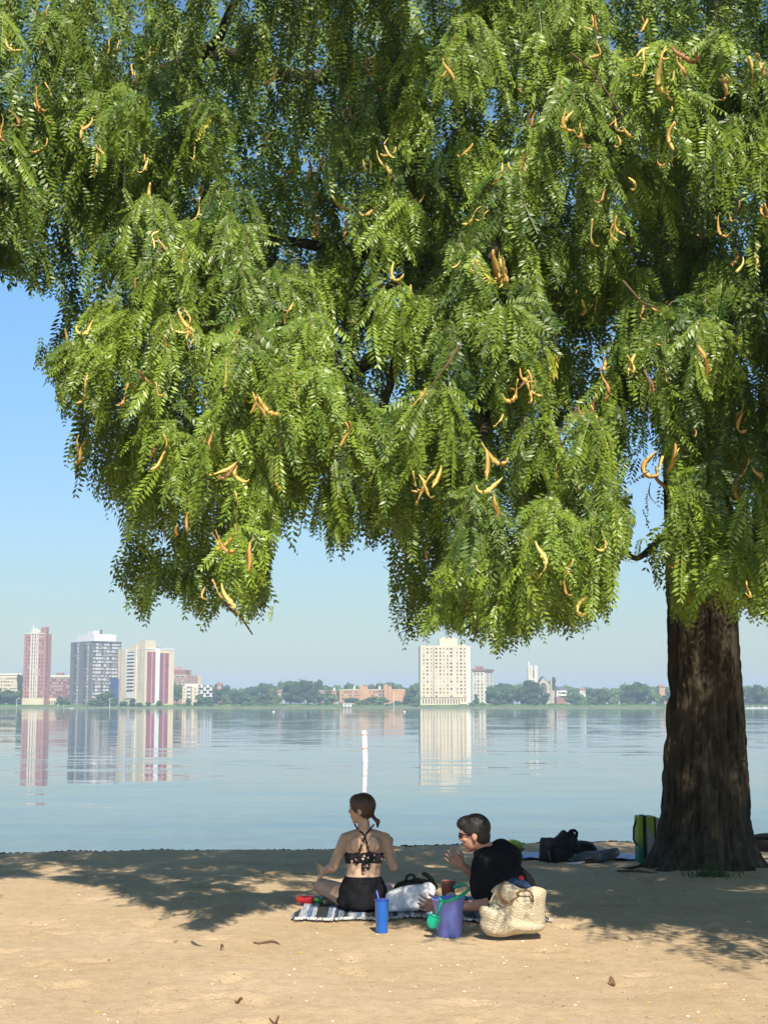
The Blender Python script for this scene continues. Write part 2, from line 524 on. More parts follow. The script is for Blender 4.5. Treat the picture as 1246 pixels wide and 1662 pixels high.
me.polygons.add(len(Q)); me.polygons.foreach_set('loop_start', np.arange(0, Q.size, 4, dtype=np.int32)); me.polygons.foreach_set('loop_total', np.full(len(Q), 4, dtype=np.int32))
me.polygons.foreach_set('use_smooth', np.ones(len(Q), dtype=bool))
at = me.attributes.new('wet', 'FLOAT', 'POINT'); at.data.foreach_set('value', W.ravel().astype(np.float32))
me.materials.append(M['sand']); me.update(calc_edges=True)
tag(link('beach', me), kind='structure')

b = MB(); b.add([(-4500, 15, WATER_Z), (4500, 15, WATER_Z), (4500, 1600, WATER_Z), (-4500, 1600, WATER_Z)], [(0, 1, 2, 3)])
tag(b.build('water', M['water']), kind='structure')
# far bank: bank face + land sheet
b = MB()
bx = list(np.linspace(-900, 900, 181))
def bank_y(x): return 1100 + 6 * mnoise.noise(Vector((x * 0.01, 0, 0)))
V = []; 
for x in bx:
    y0 = bank_y(x)
    V += [(x, y0 - 3, WATER_Z - 1), (x, y0 - 2.0, 0.25 + 0.4 * mnoise.noise(Vector((x * 0.04, 1, 0)))), (x, y0 + 9, 2.2 + 0.8 * mnoise.noise(Vector((x * 0.05, 3, 0)))), (x, y0 + 70, 2.9), (x, 1900, 3.2)]
Fq = []
for i in range(len(bx) - 1):
    for j in range(4):
        Fq.append((i * 5 + j, (i + 1) * 5 + j, (i + 1) * 5 + j + 1, i * 5 + j + 1))
b.add(V, Fq); b.M = [0 if (q % 4) == 0 else 1 for q in range(len(Fq))]
tag(b.build('far_shore_ground', None, None, False, [M['bank'], M['grass']]), kind='structure')
b = MB(); b.add([(-6000, 1590, -0.2), (-900, 1100, -0.2), (-900, 1900, 2.4), (-6000, 5000, 2), (6000, 5000, 2), (900, 1900, 2.4), (900, 1100, -0.2), (6000, 1590, -0.2)],
                [(0, 1, 2, 3), (3, 2, 5, 4), (5, 6, 7, 4)])
tag(b.build('distant_land', M['grass']), kind='structure')

# haze
HZ = NT('haze'); HZ.t.nodes.remove(HZ.b)
pv = HZ.t.nodes.new('ShaderNodeVolumePrincipled')
pv.inputs['Color'].default_value = (0.56, 0.74, 0.95, 1); pv.inputs['Density'].default_value = 0.00032; pv.inputs['Anisotropy'].default_value = -0.2
HZ.l(pv.outputs[0], HZ.o.inputs['Volume'])
b = MB(); b.box(-7000, 7000, -120, 5600, -4, 90)
tag(b.build('haze', HZ.m), kind='stuff')
#PART2
# ------------------------------------------------------------------ far shore buildings
WIN = {}
def win_mesh(w, h, frame, style='plain'):
    key = (round(w, 2), round(h, 2), frame, style)
    if key in WIN: return WIN[key]
    b = MB(); t = 0.22
    b.m = 0   # frame ring
    b.box(-w / 2 - t, w / 2 + t, -0.16, 0.0, h / 2, h / 2 + t); b.box(-w / 2 - t, w / 2 + t, -0.22, 0.0, -h / 2 - t, -h / 2)
    b.box(-w / 2 - t, -w / 2, -0.16, 0.0, -h / 2, h / 2); b.box(w / 2, w / 2 + t, -0.16, 0.0, -h / 2, h / 2)
    b.m = 1
    b.box(-w / 2, w / 2, -0.05, 0.0, -h / 2, h / 2)
    WIN[key] = b.mesh('window', mats=[M[frame], M['glass_pale' if style == 'pale' else 'glass']])
    return WIN[key]

class Bld:
    def __init__(s, name, label, cat, pl, pc, pr, ptop, D, yaw, wall, pbot=1149.5, depth=None, group=None):
        """corner nearest the camera at px pc; left face to pl, right face to pr"""
        c = U(pc, pbot, D); k = D / F
        s.k = k; s.D = D; s.phi = R(yaw); s.z0 = 1.2; s.pc = pc
        s.cx = c.x
        s.W1 = s.sR(pr) if pr > pc else (depth or 12)
        s.W2 = s.sL(pl) if pl < pc else (depth or 12)
        if depth and pl >= pc - 3: s.W2 = depth
        s.H = U(pc, ptop, D).z - s.z0
        s.root = thing(name, label, cat, (c.x, D, s.z0), s.phi, group)
        s.box('wall', 0, s.W1, 0, s.W2, -1.0, s.H, wall)
    def box(s, name, x0, x1, y0, y1, z0, z1, m, parent=None):
        b = MB(); b.box(x0, x1, y0, y1, z0, z1)
        return b.build(name, M[m], parent or s.root)
    def z(s, py): return U(s.pc, py, s.D).z - s.z0
    def sR(s, px):
        X = (px - 623) / F / 1.0068
        return (X * s.D - s.cx) / (math.cos(s.phi) - X * math.sin(s.phi))
    def sL(s, px):
        X = (px - 623) / F / 1.0068
        return (s.cx - X * s.D) / (math.sin(s.phi) + X * math.cos(s.phi))
    def win(s, face, px, py, w, h, frame, style='plain'):
        me = win_mesh(w, h, frame, style)
        if face == 'R': link('window', me, s.root, (s.sR(px), -0.01, s.z(py)))
        else: link('window', me, s.root, (-0.01, s.sL(px), s.z(py)), (0, 0, -PI / 2))
    def band(s, name, face, pa, pb, ya, yb, out, m):
        """raised panel between photo columns pa..pb and rows ya (top)..yb (bottom)"""
        z0, z1 = s.z(yb), s.z(ya)
        if face == 'R': return s.box(name, min(s.sR(pa), s.sR(pb)), max(s.sR(pa), s.sR(pb)), -out, 0.02, z0, z1, m)
        return s.box(name, -out, 0.02, min(s.sL(pa), s.sL(pb)), max(s.sL(pa), s.sL(pb)), z0, z1, m)

wr = random.Random(3)
def sty(p=0.12): return 'pale' if wr.random() < p else 'plain'

# 1 tall pink brick tower
B = Bld('apartment_tower', 'tall slender pink brick tower with cream central strip, leftmost high-rise', 'tower', 37.5, 71.5, 82, 1028.5, 1115, 72, 'pink_brick')
B.band('cream_base', 'L', 37, 72, 1133, 1147.5, 0.35, 'cream')
for px in (49.5, 53.6, 57.6, 60.4):
    B.band('pilaster', 'L', px - 0.65, px + 0.65, 1029, 1133, 0.6, 'cream2')
B.band('cornice', 'L', 39, 71.5, 1027.3, 1028.6, 0.25, 'cream2')
rows = [1033.5 + 6.05 * i for i in range(17)]
for r in rows:
    for px in (42.3, 46.2): B.win('L', px, r, 0.85, 1.35, 'pink_brick', sty())
    for px in (51.5, 55.6, 59.0): B.win('L', px, r, 0.9, 1.5, 'cream2', sty(0.1))
    for px in (63.8, 68.2): B.win('L', px, r, 0.9, 1.35, 'pink_brick', sty(0.2))
    B.win('R', 75.5, r, 0.9, 1.3, 'red_brick', sty(0.1))
for px in (41, 45, 50, 53, 56.5, 62.5, 67.5): B.win('L', px, 1140.5, 0.9, 4.6, 'cream')
b = MB(); w = B.sL(49) ; w2 = B.sL(61.5)
b.box(-0.7, 2.5, w2, w, B.H, B.H + 1.6)
b.add([(-0.7, w2, B.H + 1.6), (2.5, w2, B.H + 1.6), (2.5, w, B.H + 1.6), (-0.7, w, B.H + 1.6), (-0.7, (w + w2) / 2, B.H + 4.2), (2.5, (w + w2) / 2, B.H + 4.2)], [(0, 4, 3), (1, 2, 5), (0, 1, 5, 4), (3, 4, 5, 2)])
b.build('pediment', M['cream2'], B.root)
b = MB(); b.tube([(0.6, w - 1, B.H + 1), (0.6, w - 1, B.H + 8)], [0.9, 0.1], 6); b.build('spire', M['cream2'], B.root)
B.box('penthouse', 2.5, B.W1 - 3, 0.8, B.sL(61.5), B.H, B.H + 5.0, 'red_brick')
B.box('penthouse_cap', 3.0, 9, 3, 5, B.H + 5, B.H + 5.6, 'pale_pink')

# 2 grey tower
B = Bld('apartment_tower', 'wide grey high-rise with white penthouse and gridded right side', 'tower', 113.5, 148, 195.5, 1040.5, 1130, 40, 'grey_brick')
rows = [1044.8 + 5.75 * i for i in range(18)]
for r in rows:
    for px in (122.2, 126.0, 138.0, 142.2): B.win('L', px, r, 1.25, 1.5, 'white' if px in (126.0, 142.2) else 'slate', sty(0.35))
    for i in range(10): B.win('R', 152.0 + 4.45 * i, r, 1.25, 1.45, 'white' if i % 3 else 'concrete', sty(0.55))
for i, r in enumerate(rows):
    B.band('floor_slab', 'R', 149.5, 195.3, r + 2.5, r + 3.1, 0.5, 'slate')
for px in (120.0, 136.0): B.band('dark_strip', 'L', px - 0.8, px + 0.8, 1042, 1143, 0.1, 'slate')
B.band('parapet', 'L', 113.5, 148, 1039.3, 1040.6, 0.2, 'white')
B.band('roof_edge', 'R', 148, 195.5, 1040.2, 1042.0, 0.9, 'slate')
B.box('penthouse', 3, B.W1 - 3, 3, B.W2 - 4, B.H, B.H + 5.6, 'white')
B.box('penthouse', 3.5, 9, 6, 14, B.H + 5.6, B.H + 8.2, 'white')
B.box('chimney', 10, 11.4, 6, 7.4, B.H + 5.6, B.H + 9.2, 'slate')

# 3 cream and burgundy tower
B = Bld('apartment_tower', 'cream high-rise with two tall burgundy panels on its right side', 'tower', 191, 234, 282, 1052.5, 1110, 44, 'cream')
rows = [1055 + 5.25 * i for i in range(13)]
for r in rows:
    B.win('L', 196.3, r, 0.9, 1.1, 'cream', sty(0.1)); B.win('L', 227.5, r, 0.9, 1.1, 'cream', sty(0.1))
B.band('balcony_bay', 'L', 206, 218, 1057, 1121, 0.1, 'slate')
for i in range(11):
    y = 1060.5 + 5.7 * i
    q = B.band('balcony', 'L', 207.5, 213.5, y - 1.5, y + 1.5, 1.4, 'white'); q = B.band('balcony', 'L', 214.3, 217.6, y - 1.5, y + 1.5, 1.4, 'cream2')
B.band('white_panel', 'L', 204.5, 218.5, 1121.5, 1133, 0.5, 'white')
B.band('corner_pier', 'L', 218.6, 221.5, 1053, 1134, 0.5, 'cream2')
B.band('corner_pier', 'L', 203.0, 205.6, 1053, 1134, 0.5, 'cream2')
B.band('burgundy_panel', 'R', 238.3, 251.3, 1057.5, 1141, 0.25, 'burgundy')
B.band('burgundy_panel', 'R', 258.0, 273.2, 1059, 1141.5, 0.25, 'burgundy')
B.band('pink_line', 'R', 245.0, 246.2, 1057.5, 1141, 0.8, 'pale_pink')
B.band('pink_line', 'R', 265.0, 266.0, 1059, 1141.5, 0.8, 'pale_pink')
B.band('white_strip', 'R', 251.4, 257.9, 1053, 1143, 0.9, 'white')
for i in range(15): B.band('balcony', 'R', 258.2, 260.6, 1061 + 5.3 * i, 1063.6 + 5.3 * i, 0.7, 'slate')
for i in range(16):
    B.win('R', 277.5, 1056 + 5.3 * i, 0.8, 1.0, 'cream2', 'pale')
B.band('parapet', 'R', 234, 282, 1051.6, 1053.4, 0.3, 'white')
B.box('stair_house', 0.5, 9, B.sL(219), B.sL(208.5), B.H, B.H + 3.3, 'cream')
B.box('lift_house', 0.2, 10, 0.5, 9, B.H, B.H + 6.2, 'cream')
B.box('roof_canopy', 10, 17, 2, 7, B.H, B.H + 1.0, 'slate')

# 4 wide cream tower near the middle
B = Bld('apartment_tower', 'wide cream high-rise with stepped roof block standing alone past the middle', 'tower', 682, 682, 757.5, 1047.8, 1120, 2, 'cream', depth=20)
cols = [(687.5, 1.2), (693.6, 1.7), (699.8, 0.9), (708, 2.0), (714.5, 1.4), (720.2, 0.8), (726.2, 1.2), (732.2, 2.2), (742, 1.1), (748, 1.9), (754, 1.1)]
for i in range(14):
    r = 1052.8 + 5.93 * i
    for px, w in cols:
        if wr.random() < 0.96: B.win('R', px, r, w * 0.8, 1.2, 'cream2' if w > 1.5 else 'cream', sty(0.25))
B.band('narrow_strip', 'R', 702.2, 704.0, 1050, 1131, 0.05, 'limestone')  # narrow darker strip running up the front wall
B.band('bay', 'R', 704.1, 705.0, 1049, 1132, 1.6, 'cream')
B.band('ledge', 'R', 682, 757.5, 1131, 1132.2, 0.6, 'limestone')
for i in range(16):
    px = 686.5 + 4.5 * i
    B.win('R', px, 1138.3, 0.8, 3.4, 'cream')
B.band('base_wing', 'R', 745, 764, 1139.5, 1143.0, 3.0, 'cream2')
B.box('side_wing', B.W1 - 0.5, B.W1 + 3.0, 3, 19, -1, B.H - 0.3, 'cream2')
B.box('roof_block', B.sR(713.5), B.sR(743), 4, 16, B.H, B.z(1036), 'cream')
B.box('roof_block', B.sR(718), B.sR(738), 5, 15, B.z(1036) , B.z(1034), 'cream2')
B.box('roof_block', B.sR(745), B.sR(757), 3, 16, B.H, B.H + 0.8, 'cream')

# 5 smaller hotel beside it
B = Bld('apartment_building', 'pink-cream block with reddish roof edge just right of the wide cream tower', 'building', 767, 787.5, 799.5, 1089, 1160, 66, 'cream2')
for i in range(9):
    for px in (771, 776, 782): B.win('L', px, 1094 + 5.7 * i, 1.1, 1.4, 'cream2', sty(0.2))
    for px in (791, 796.5): B.win('R', px, 1094 + 5.7 * i, 1.2, 1.5, 'pink_brick', sty(0.2))
B.box('roof', -0.8, B.W1 + 0.8, -0.8, B.W2 + 0.8, B.H, B.H + 1.6, 'roof_tile')
B.box('penthouse', 3, 10, B.W2 * 0.5, B.W2 - 1, B.H + 1.6, B.H + 3.8, 'roof_tile')

# 6 low buildings
B = Bld('low_building', 'long low cream block at the left edge behind the trees', 'building', -45, -45, 35, 1094, 1200, 2, 'cream', depth=14)
for i in range(4):
    for j in range(14): B.win('R', -3 + 2.9 * j, 1101 + 5.5 * i, 0.9, 1.2, 'cream', sty(0.3))
B.band('cornice', 'R', -45, 35, 1093, 1095.5, 0.6, 'cream2')
B = Bld('low_building', 'brown brick block with cream cornice between pink and grey towers', 'building', 80, 80, 115, 1097, 1180, 4, 'red_brick', depth=14)
for i in range(7):
    for j in range(9): B.win('R', 82.5 + 3.7 * j, 1103.5 + 5.2 * i, 0.9, 1.2, 'red_brick', sty(0.5))
B.band('cornice', 'R', 80, 115, 1096, 1099, 0.7, 'cream2'); B.band('cornice', 'R', 80, 115, 1103.2 - 2.9, 1103.2 - 2.2, 0.4, 'cream2')
B.box('roof_house', B.sR(90), B.sR(102), 3, 9, B.H, B.H + 2.6, 'roof_tile')
B = Bld('entrance_block', 'small cream podium at the foot of the pink tower', 'building', 79.5, 79.5, 92, 1133, 1122, 2, 'cream', depth=8)
for px in (82, 86, 90): B.win('R', px, 1140, 0.9, 2.6, 'cream')
B = Bld('low_building', 'dark blue glass block between the grey and burgundy towers', 'building', 178.5, 178.5, 191.5, 1101, 1108, 2, 'navy_glass', depth=8)
for i in range(5):
    B.band('floor_line', 'R', 178.5, 191.5, 1107 + 6 * i, 1107.4 + 6 * i, 0.1, 'slate')
B = Bld('apartment_building', 'pink brick block with rooftop stacks right of the burgundy tower', 'building', 270, 304, 325, 1096, 1210, 60, 'pink_brick')
for i in range(6):
    for j in range(6): B.win('L', 279 + 4.4 * j, 1099 + 5.5 * i, 1.1, 1.3, 'cream2', sty(0.5))
    for j in range(3): B.win('R', 307 + 5 * j, 1099 + 5.5 * i, 1.8, 1.3, 'cream2', sty(0.2))
B.band('cornice', 'L', 274, 304, 1095, 1096.6, 0.5, 'cream2'); B.band('cream_end', 'R', 321, 325, 1096, 1130, 0.8, 'cream')
B.box('roof_house', 4, 12, 6, B.W2 - 3, B.H, B.H + 4.5, 'roof_tile'); B.box('chimney', 3, 4.2, 3, 4.2, B.H, B.H + 4.0, 'slate')
B.box('water_tank', 5, 10, B.W2 - 9, B.W2 - 4, B.H + 4.5, B.H + 7, 'pale_pink')

B = Bld('twin_wing_building', 'small cream building with two wings and a dark recessed centre', 'building', 296, 296, 303, 1114, 1115, 6, 'cream', depth=10)
B.box('wing', B.sR(312), B.sR(321.5), 0, 10, -1, B.H, 'cream'); B.box('recess', B.sR(303), B.sR(312), 3, 9, -1, B.H - 1.2, 'concrete')
B.box('roof_terrace', B.sR(300), B.sR(321), 4, 9, B.H, B.H + 2.0, 'cream2')
for i in range(4): B.box('balcony', B.sR(304.5), B.sR(309), 1.6, 3, B.z(1121 + 6 * i), B.z(1118.6 + 6 * i), 'white')
for i in range(5):
    B.win('R', 299.5, 1118 + 5.5 * i, 0.7, 1.1, 'cream'); B.win('R', 317, 1118 + 5.5 * i, 0.7, 1.1, 'cream')
B = Bld('terraced_building', 'stepped grey building with white balconies behind shore trees', 'building', 322, 322, 344, 1112, 1150, 3, 'concrete', depth=12)
for i in range(4):
    B.band('terrace_slab', 'R', 321 , 343 + i * 1.2, 1114.8 + 5 * i, 1115.8 + 5 * i, 2.2, 'white')
    for j in range(4):
        B.win('R', 325 + 5.3 * j, 1118.2 + 5 * i - 4.6, 1.5, 1.3, 'slate')
        if (i + j) % 2 == 0: B.band('balcony', 'R', 326 + 5 * j, 329.5 + 5 * j, 1111.6 + 5 * i, 1114.6 + 5 * i, 2.0, 'white')

# orange brick complex
B = Bld('school_building', 'long low orange brick building with two raised blocks', 'building', 551, 551, 657, 1119.5, 1150, 2, 'orange_brick', depth=14, pbot=1149)
B.box('tower_block', B.sR(583.5), B.sR(589), -1.2, 8, -1, B.z(1110.5), 'orange_brick'); B.box('tower_block', B.sR(589), B.sR(596.5), -1.0, 8, -1, B.z(1114), 'orange_brick')
B.box('tower_block', B.sR(622.5), B.sR(629), -4.0, 8, -1, B.z(1111), 'orange_brick'); B.box('tower_block', B.sR(629), B.sR(635), -5.0, 8, -1, B.z(1113.5), 'orange_brick')
B.box('end_wing', B.sR(636), B.sR(657), -0.8, 10, -1, B.z(1119), 'orange_brick')
for px in (574, 615): B.box('chimney', B.sR(px), B.sR(px + 2.4), 3, 5, B.H, B.H + 3.0, 'cream2')
B.band('coping', 'R', 551, 657, 1118.7, 1119.6, 0.3, 'cream2')
for i in range(4):
    y = 1123.3 + 5.3 * i
    for j in range(9): B.win('R', 556 + 3.4 * j, y, 1.1, 0.9, 'orange_brick', sty(0.2))
    for j in range(7): B.win('R', 600 + 3.2 * j, y, 0.9, 0.9, 'orange_brick', sty(0.3))
    for px in (616.5, 619.8): B.win('R', px, y - 1, 1.3, 1.0, 'slate')
B = Bld('brick_house', 'low pinkish brick house with chimney left of the orange building', 'house', 517, 517, 546, 1121.5, 1175, 3, 'pink_brick', depth=10, pbot=1149)
for j in range(6): B.win('R', 521 + 4.3 * j, 1126, 1.1, 1.1, 'cream2')
B.box('chimney', B.sR(541.5), B.sR(544), 2, 4, B.H, B.H + 2.6, 'cream2'); B.band('eave', 'R', 517, 546, 1120.7, 1121.6, 0.5, 'cream2')
B = Bld('white_house', 'small white house with red roof right of the orange building', 'house', 656, 656, 664, 1130.5, 1140, 2, 'white', depth=7, pbot=1149)
b = MB(); b.add([(-.6, -.6, B.H), (B.W1 + .6, -.6, B.H), (B.W1 + .6, 7.6, B.H), (-.6, 7.6, B.H), (0, 3.5, B.H + 2.4), (B.W1, 3.5, B.H + 2.4)], [(0, 1, 5, 4), (2, 3, 4, 5), (1, 2, 5), (3, 0, 4), (3, 2, 1, 0)]); b.build('roof', M['roof_tile'], B.root)
B.win('R', 659, 1136, 0.8, 1.0, 'white')
B = Bld('boathouse', 'small white boathouse at the water edge below the orange building', 'boathouse', 556.5, 556.5, 570.5, 1141.6, 1099, 2, 'white', depth=5, pbot=1150)
B.box('door', B.sR(559), B.sR(562.5), -0.1, 0.05, -0.9, 1.6, 'concrete'); B.box('door', B.sR(564.5), B.sR(568), -0.1, 0.05, -0.9, 1.6, 'concrete')
B.box('roof', -0.5, B.W1 + 0.5, -0.5, 5.5, B.H, B.H + 0.35, 'cream2')

# church
D = 1230; cz = 1.2
def cx_(px): return U(px, 1140, D).x
def czz(py): return U(865, py, D).z - cz
ch = thing('church', 'stone church with square pinnacled tower and big arched gable window', 'church', (cx_(865), D, cz))
def chx(px): return cx_(px) - cx_(865)
b = MB(); b.box(chx(857.5), chx(872), 0, 8, -1, czz(1085)); b.build('tower', M['limestone'], ch)
b = MB()
for px, top in ((858.3, 1073.5), (862.5, 1079.5), (868.5, 1079.5), (871.2, 1080)):
    b.tube([(chx(px), -0.2, 0), (chx(px), -0.2, czz(top + 3)), (chx(px), -0.2, czz(top))], [0.95, 0.85, 0.1], 6)
b.build('pinnacles', M['cream2'], ch)
for px in (862.6, 866.0, 869.2):
    b = MB(); b.box(chx(px) - 0.45, chx(px) + 0.45, -0.12, 0.02, czz(1100), czz(1087)); b.build('louvre_window', M['slate'], ch)
b = MB(); b.box(chx(858), chx(872.5), -0.6, 0, czz(1103.5), czz(1101.5)); b.build('string_course', M['cream2'], ch)
x0, xm, x1 = chx(872), chx(881), chx(893); z0, zt, ze = -1, czz(1099), czz(1112)
b = MB(); Vn = []
for y in (-3, 18): Vn += [(x0, y, z0), (x1, y, z0), (x1, y, ze), (xm, y, zt), (x0, y, ze)]
b.add(Vn, [(0, 1, 2, 3, 4), (9, 8, 7, 6, 5), (0, 5, 6, 1), (1, 6, 7, 2), (0, 4, 9, 5)]); b.build('nave', M['limestone'], ch)
b = MB(); b.add([(x0 - .5, -3.4, ze - .3), (xm, -3.4, zt + .5), (xm, 18, zt + .5), (x0 - .5, 18, ze - .3), (x1 + .5, -3.4, ze - .3), (x1 + .5, 18, ze - .3)], [(0, 1, 2, 3), (1, 4, 5, 2)]); b.build('roof', M['slate'], ch)
b = MB(); arc = [(xm - 2.6, -3.15, czz(1127)), (xm + 2.6, -3.15, czz(1127))] + [(xm + 2.6 * math.cos(a), -3.15, czz(1115) + 3.2 * math.sin(a)) for a in np.linspace(0, PI, 9)]
b.add(arc, [tuple(range(len(arc)))]); b.build('arched_window', M['glass'], ch)
b = MB()
for dx in (-1.2, 0, 1.2): b.box(xm + dx - .12, xm + dx + .12, -3.4, -3.1, czz(1127), czz(1112))
b.build('mullion', M['cream2'], ch)
b = MB(); b.tube([(chx(893.5), -3.2, -1), (chx(893.5), -3.2, czz(1102)), (chx(893.5), -3.2, czz(1096.5))], [0.9, 0.8, 0.15], 6); b.build('pinnacle', M['limestone'], ch)
b = MB(); b.box(chx(893), chx(903), -2, 8, -1, czz(1121)); b.build('aisle', M['limestone'], ch)
B = Bld('brick_house', 'red and white three-storey house right of the church', 'house', 903, 903, 919, 1119, 1160, 3, 'cream2', depth=9, pbot=1149)
B.box('lower_storey', -0.3, B.W1 + 0.3, -0.4, 9.2, -1, B.z(1131), 'roof_tile')
for i in range(2): B.band('porch', 'R', 908, 919, 1122 + 6 * i, 1123.5 + 6 * i, 1.6, 'white'); B.win('R', 906, 1124 + 6 * i, 1.1, 1.2, 'white'); B.win('R', 914, 1125.5 + 5 * i, 2.0, 1.2, 'white')
b = MB(); b.add([(-.6, -.9, B.H), (B.W1 + .6, -.9, B.H), (B.W1 + .6, 9.6, B.H), (-.6, 9.6, B.H), (1, 4.5, B.H + 2.2), (B.W1 - 1, 4.5, B.H + 2.2)], [(0, 1, 5, 4), (2, 3, 4, 5), (1, 2, 5), (3, 0, 4), (3, 2, 1, 0)]); b.build('roof', M['slate'], B.root)
for (pa, pb, pt, lab, mm) in ((1070, 1078, 1112, 'orange-roofed house top showing above trees left of the trunk', 'orange_brick'), (941, 949, 1117, 'white gable peeking over trees right of the red and white house', 'white'),
                              (352, 360, 1108, 'reddish rooftop above the trees right of the stepped building', 'pink_brick'), (450, 458, 1120, 'small red house half hidden in shore trees', 'pink_brick'),
                              (1215, 1222, 1142, 'small cream harbour hut right of the trunk', 'cream2')):
    B = Bld('small_house', lab, 'house', pa, pa, pb, pt + 3, 1175 if pa != 1215 else 1112, 2, mm, depth=8, pbot=1149)
    b = MB(); H = B.H; b.add([(-.6, -.6, H), (B.W1 + .6, -.6, H), (B.W1 + .6, 8.6, H), (-.6, 8.6, H), (0.3, 4, H + 1.8), (B.W1 - .3, 4, H + 1.8)], [(0, 1, 5, 4), (2, 3, 4, 5), (1, 2, 5), (3, 0, 4), (3, 2, 1, 0)]); b.build('roof', M['roof_tile'], B.root)
    B.win('R', (pa + pb) / 2 - 1.5, pt + 6.5, 0.8, 1.1, 'white'); B.win('R', (pa + pb) / 2 + 1.8, pt + 6.5, 0.8, 1.1, 'white')

# shore poles
def pole(px, top, lab, arms=False):
    c = U(px, 1150, 1098); r = thing('lamp_post', lab, 'lamp post', (c.x, 1098, 0.5))
    h = U(px, top, 1098).z - 0.5
    b = MB(); b.tube([(0, 0, -1.2), (0, 0, h)], [0.22, 0.16], 6); b.build('pole', M['white'], r)
    b = MB(); b.box(-0.9 if arms else -0.35, 0.9 if arms else 0.35, -0.3, 0.3, h, h + 0.3); b.build('lamp_head', M['white'], r)
pole(27.4, 1135, 'white pole at the waterline left of the pink tower')
pole(94.7, 1144, 'short white pole right of the pink tower foot')
pole(103.8, 1145, 'short white pole left of the grey tower foot')
pole(178.5, 1134.5, 'white pole with a crossarm in front of the dark blue block', True)
pole(638.8, 1124, 'white pole before the right end of the orange building')

# boats
def boat(px, py, D, L, lab, cabin=True, mast=False, group=None):
    c = U(px, py, D); r = thing('boat', lab, 'boat', (c.x, D, WATER_Z), 0, group)
    b = MB(); n = 8; rings = []
    V = []
    for i in range(n + 1):
        t = i / n; x = (t - 0.5) * L; w = L * 0.15 * (1 - abs(2 * t - 0.9) ** 2.6 * 0.8); w = max(w, 0.05); sh = L * (0.10 + 0.05 * t)
        V += [(x, -w, sh), (x, -w * 0.7, -0.1), (x, w * 0.7, -0.1), (x, w, sh)]
    Fq = [(i * 4 + j, (i + 1) * 4 + j, (i + 1) * 4 + (j + 1) % 4, i * 4 + (j + 1) % 4) for i in range(n) for j in range(4)] + [(3, 2, 1, 0), (n * 4, n * 4 + 1, n * 4 + 2, n * 4 + 3)]
    b.add(V, Fq); b.build('hull', M['white'], r)
    if cabin:
        b = MB(); b.box(-L * .22, L * .12, -L * .09, L * .09, L * .11, L * .24); b.build('cabin', M['white'], r)
        b = MB(); b.box(-L * .20, L * .125, -L * .092, L * .092, L * .17, L * .215); b.build('windscreen', M['glass'], r)
    if mast:
        b = MB(); b.tube([(0, 0, L * .2), (0, 0, L * .62)], 0.09, 5); b.build('mast', M['white'], r)
boat(116, 1150.5, 1080, 3.2, 'small white boat on the water below the grey tower', False)
boat(1213, 1150, 1085, 4.2, 'white motorboat moored nearest the trunk', True)
boat(1221, 1150, 1086, 5.2, 'white motorboat with a raised mast, second from the trunk', True, True)
boat(1231, 1150, 1085, 4.6, 'white motorboat, third moored boat from the trunk', True)
boat(1241, 1150, 1084, 6.0, 'large white motorboat at the right edge of the photo', True)

# small buoys and the marker buoy
mb_ = U(593, 1236, 1); 
DB = (CAMZ - WATER_Z) * F / (1234 - 1145.5); DB = 54.0
c = U(592.5, 1234, DB)
r = thing('marker_buoy', 'white cylindrical marker buoy with orange bands standing in the water above the woman', 'buoy', (c.x, DB, WATER_Z), 0.3)
r.rotation_euler = (0, R(-2.0), 0)
Hb = U(592.5, 1187, DB).z - WATER_Z
k = NT('buoy_paint'); v = k.coords('Object'); sx = k.n('SeparateXYZ'); k.l(v, sx.inputs[0]); dv = k.n('Math', operation='DIVIDE'); dv.inputs[1].default_value = Hb; k.l(sx.outputs[2], dv.inputs[0])
WHT = (0.82, 0.82, 0.80); ORG = (0.75, 0.22, 0.08)
k.l(k.ramp(dv.outputs[0], [(0, WHT), (0.40, ORG), (0.44, WHT), (0.86, ORG), (0.90, WHT)], 'CONSTANT'), k.b.inputs['Base Color']); k.b.inputs['Roughness'].default_value = 0.5
b = MB(); b.lathe([(0.001, -0.5), (0.12, -0.5), (0.11, 0.0), (0.10, 0.05), (0.10, Hb - 0.06), (0.09, Hb - 0.015), (0.07, Hb), (0.001, Hb)], 20); b.build('body', k.m, r, True)
b = MB()
for w in range(12): pass
b.lathe([(0.075, Hb - 0.005), (0.085, Hb + 0.02), (0.03, Hb + 0.035), (0.001, Hb + 0.035)], 14); b.build('cap', M['white'], r, True)
for px, py, D, lab in ((444, 1156.5, 460, 'tiny white buoy far out left of the marker buoy'), (656.5, 1156, 480, 'tiny white buoy far out in front of the orange building')):
    c = U(px, py, D); r = thing('mooring_buoy', lab, 'buoy', (c.x, D, WATER_Z))
    b = MB(); b.ell((0, 0, 0.12), 0.30); b.build('float', M['white'], r, True)
    b = MB(); b.tube([(0, 0, 0.4), (0, 0, 0.55)], 0.05, 6); b.build('ring', M['slate'], r)

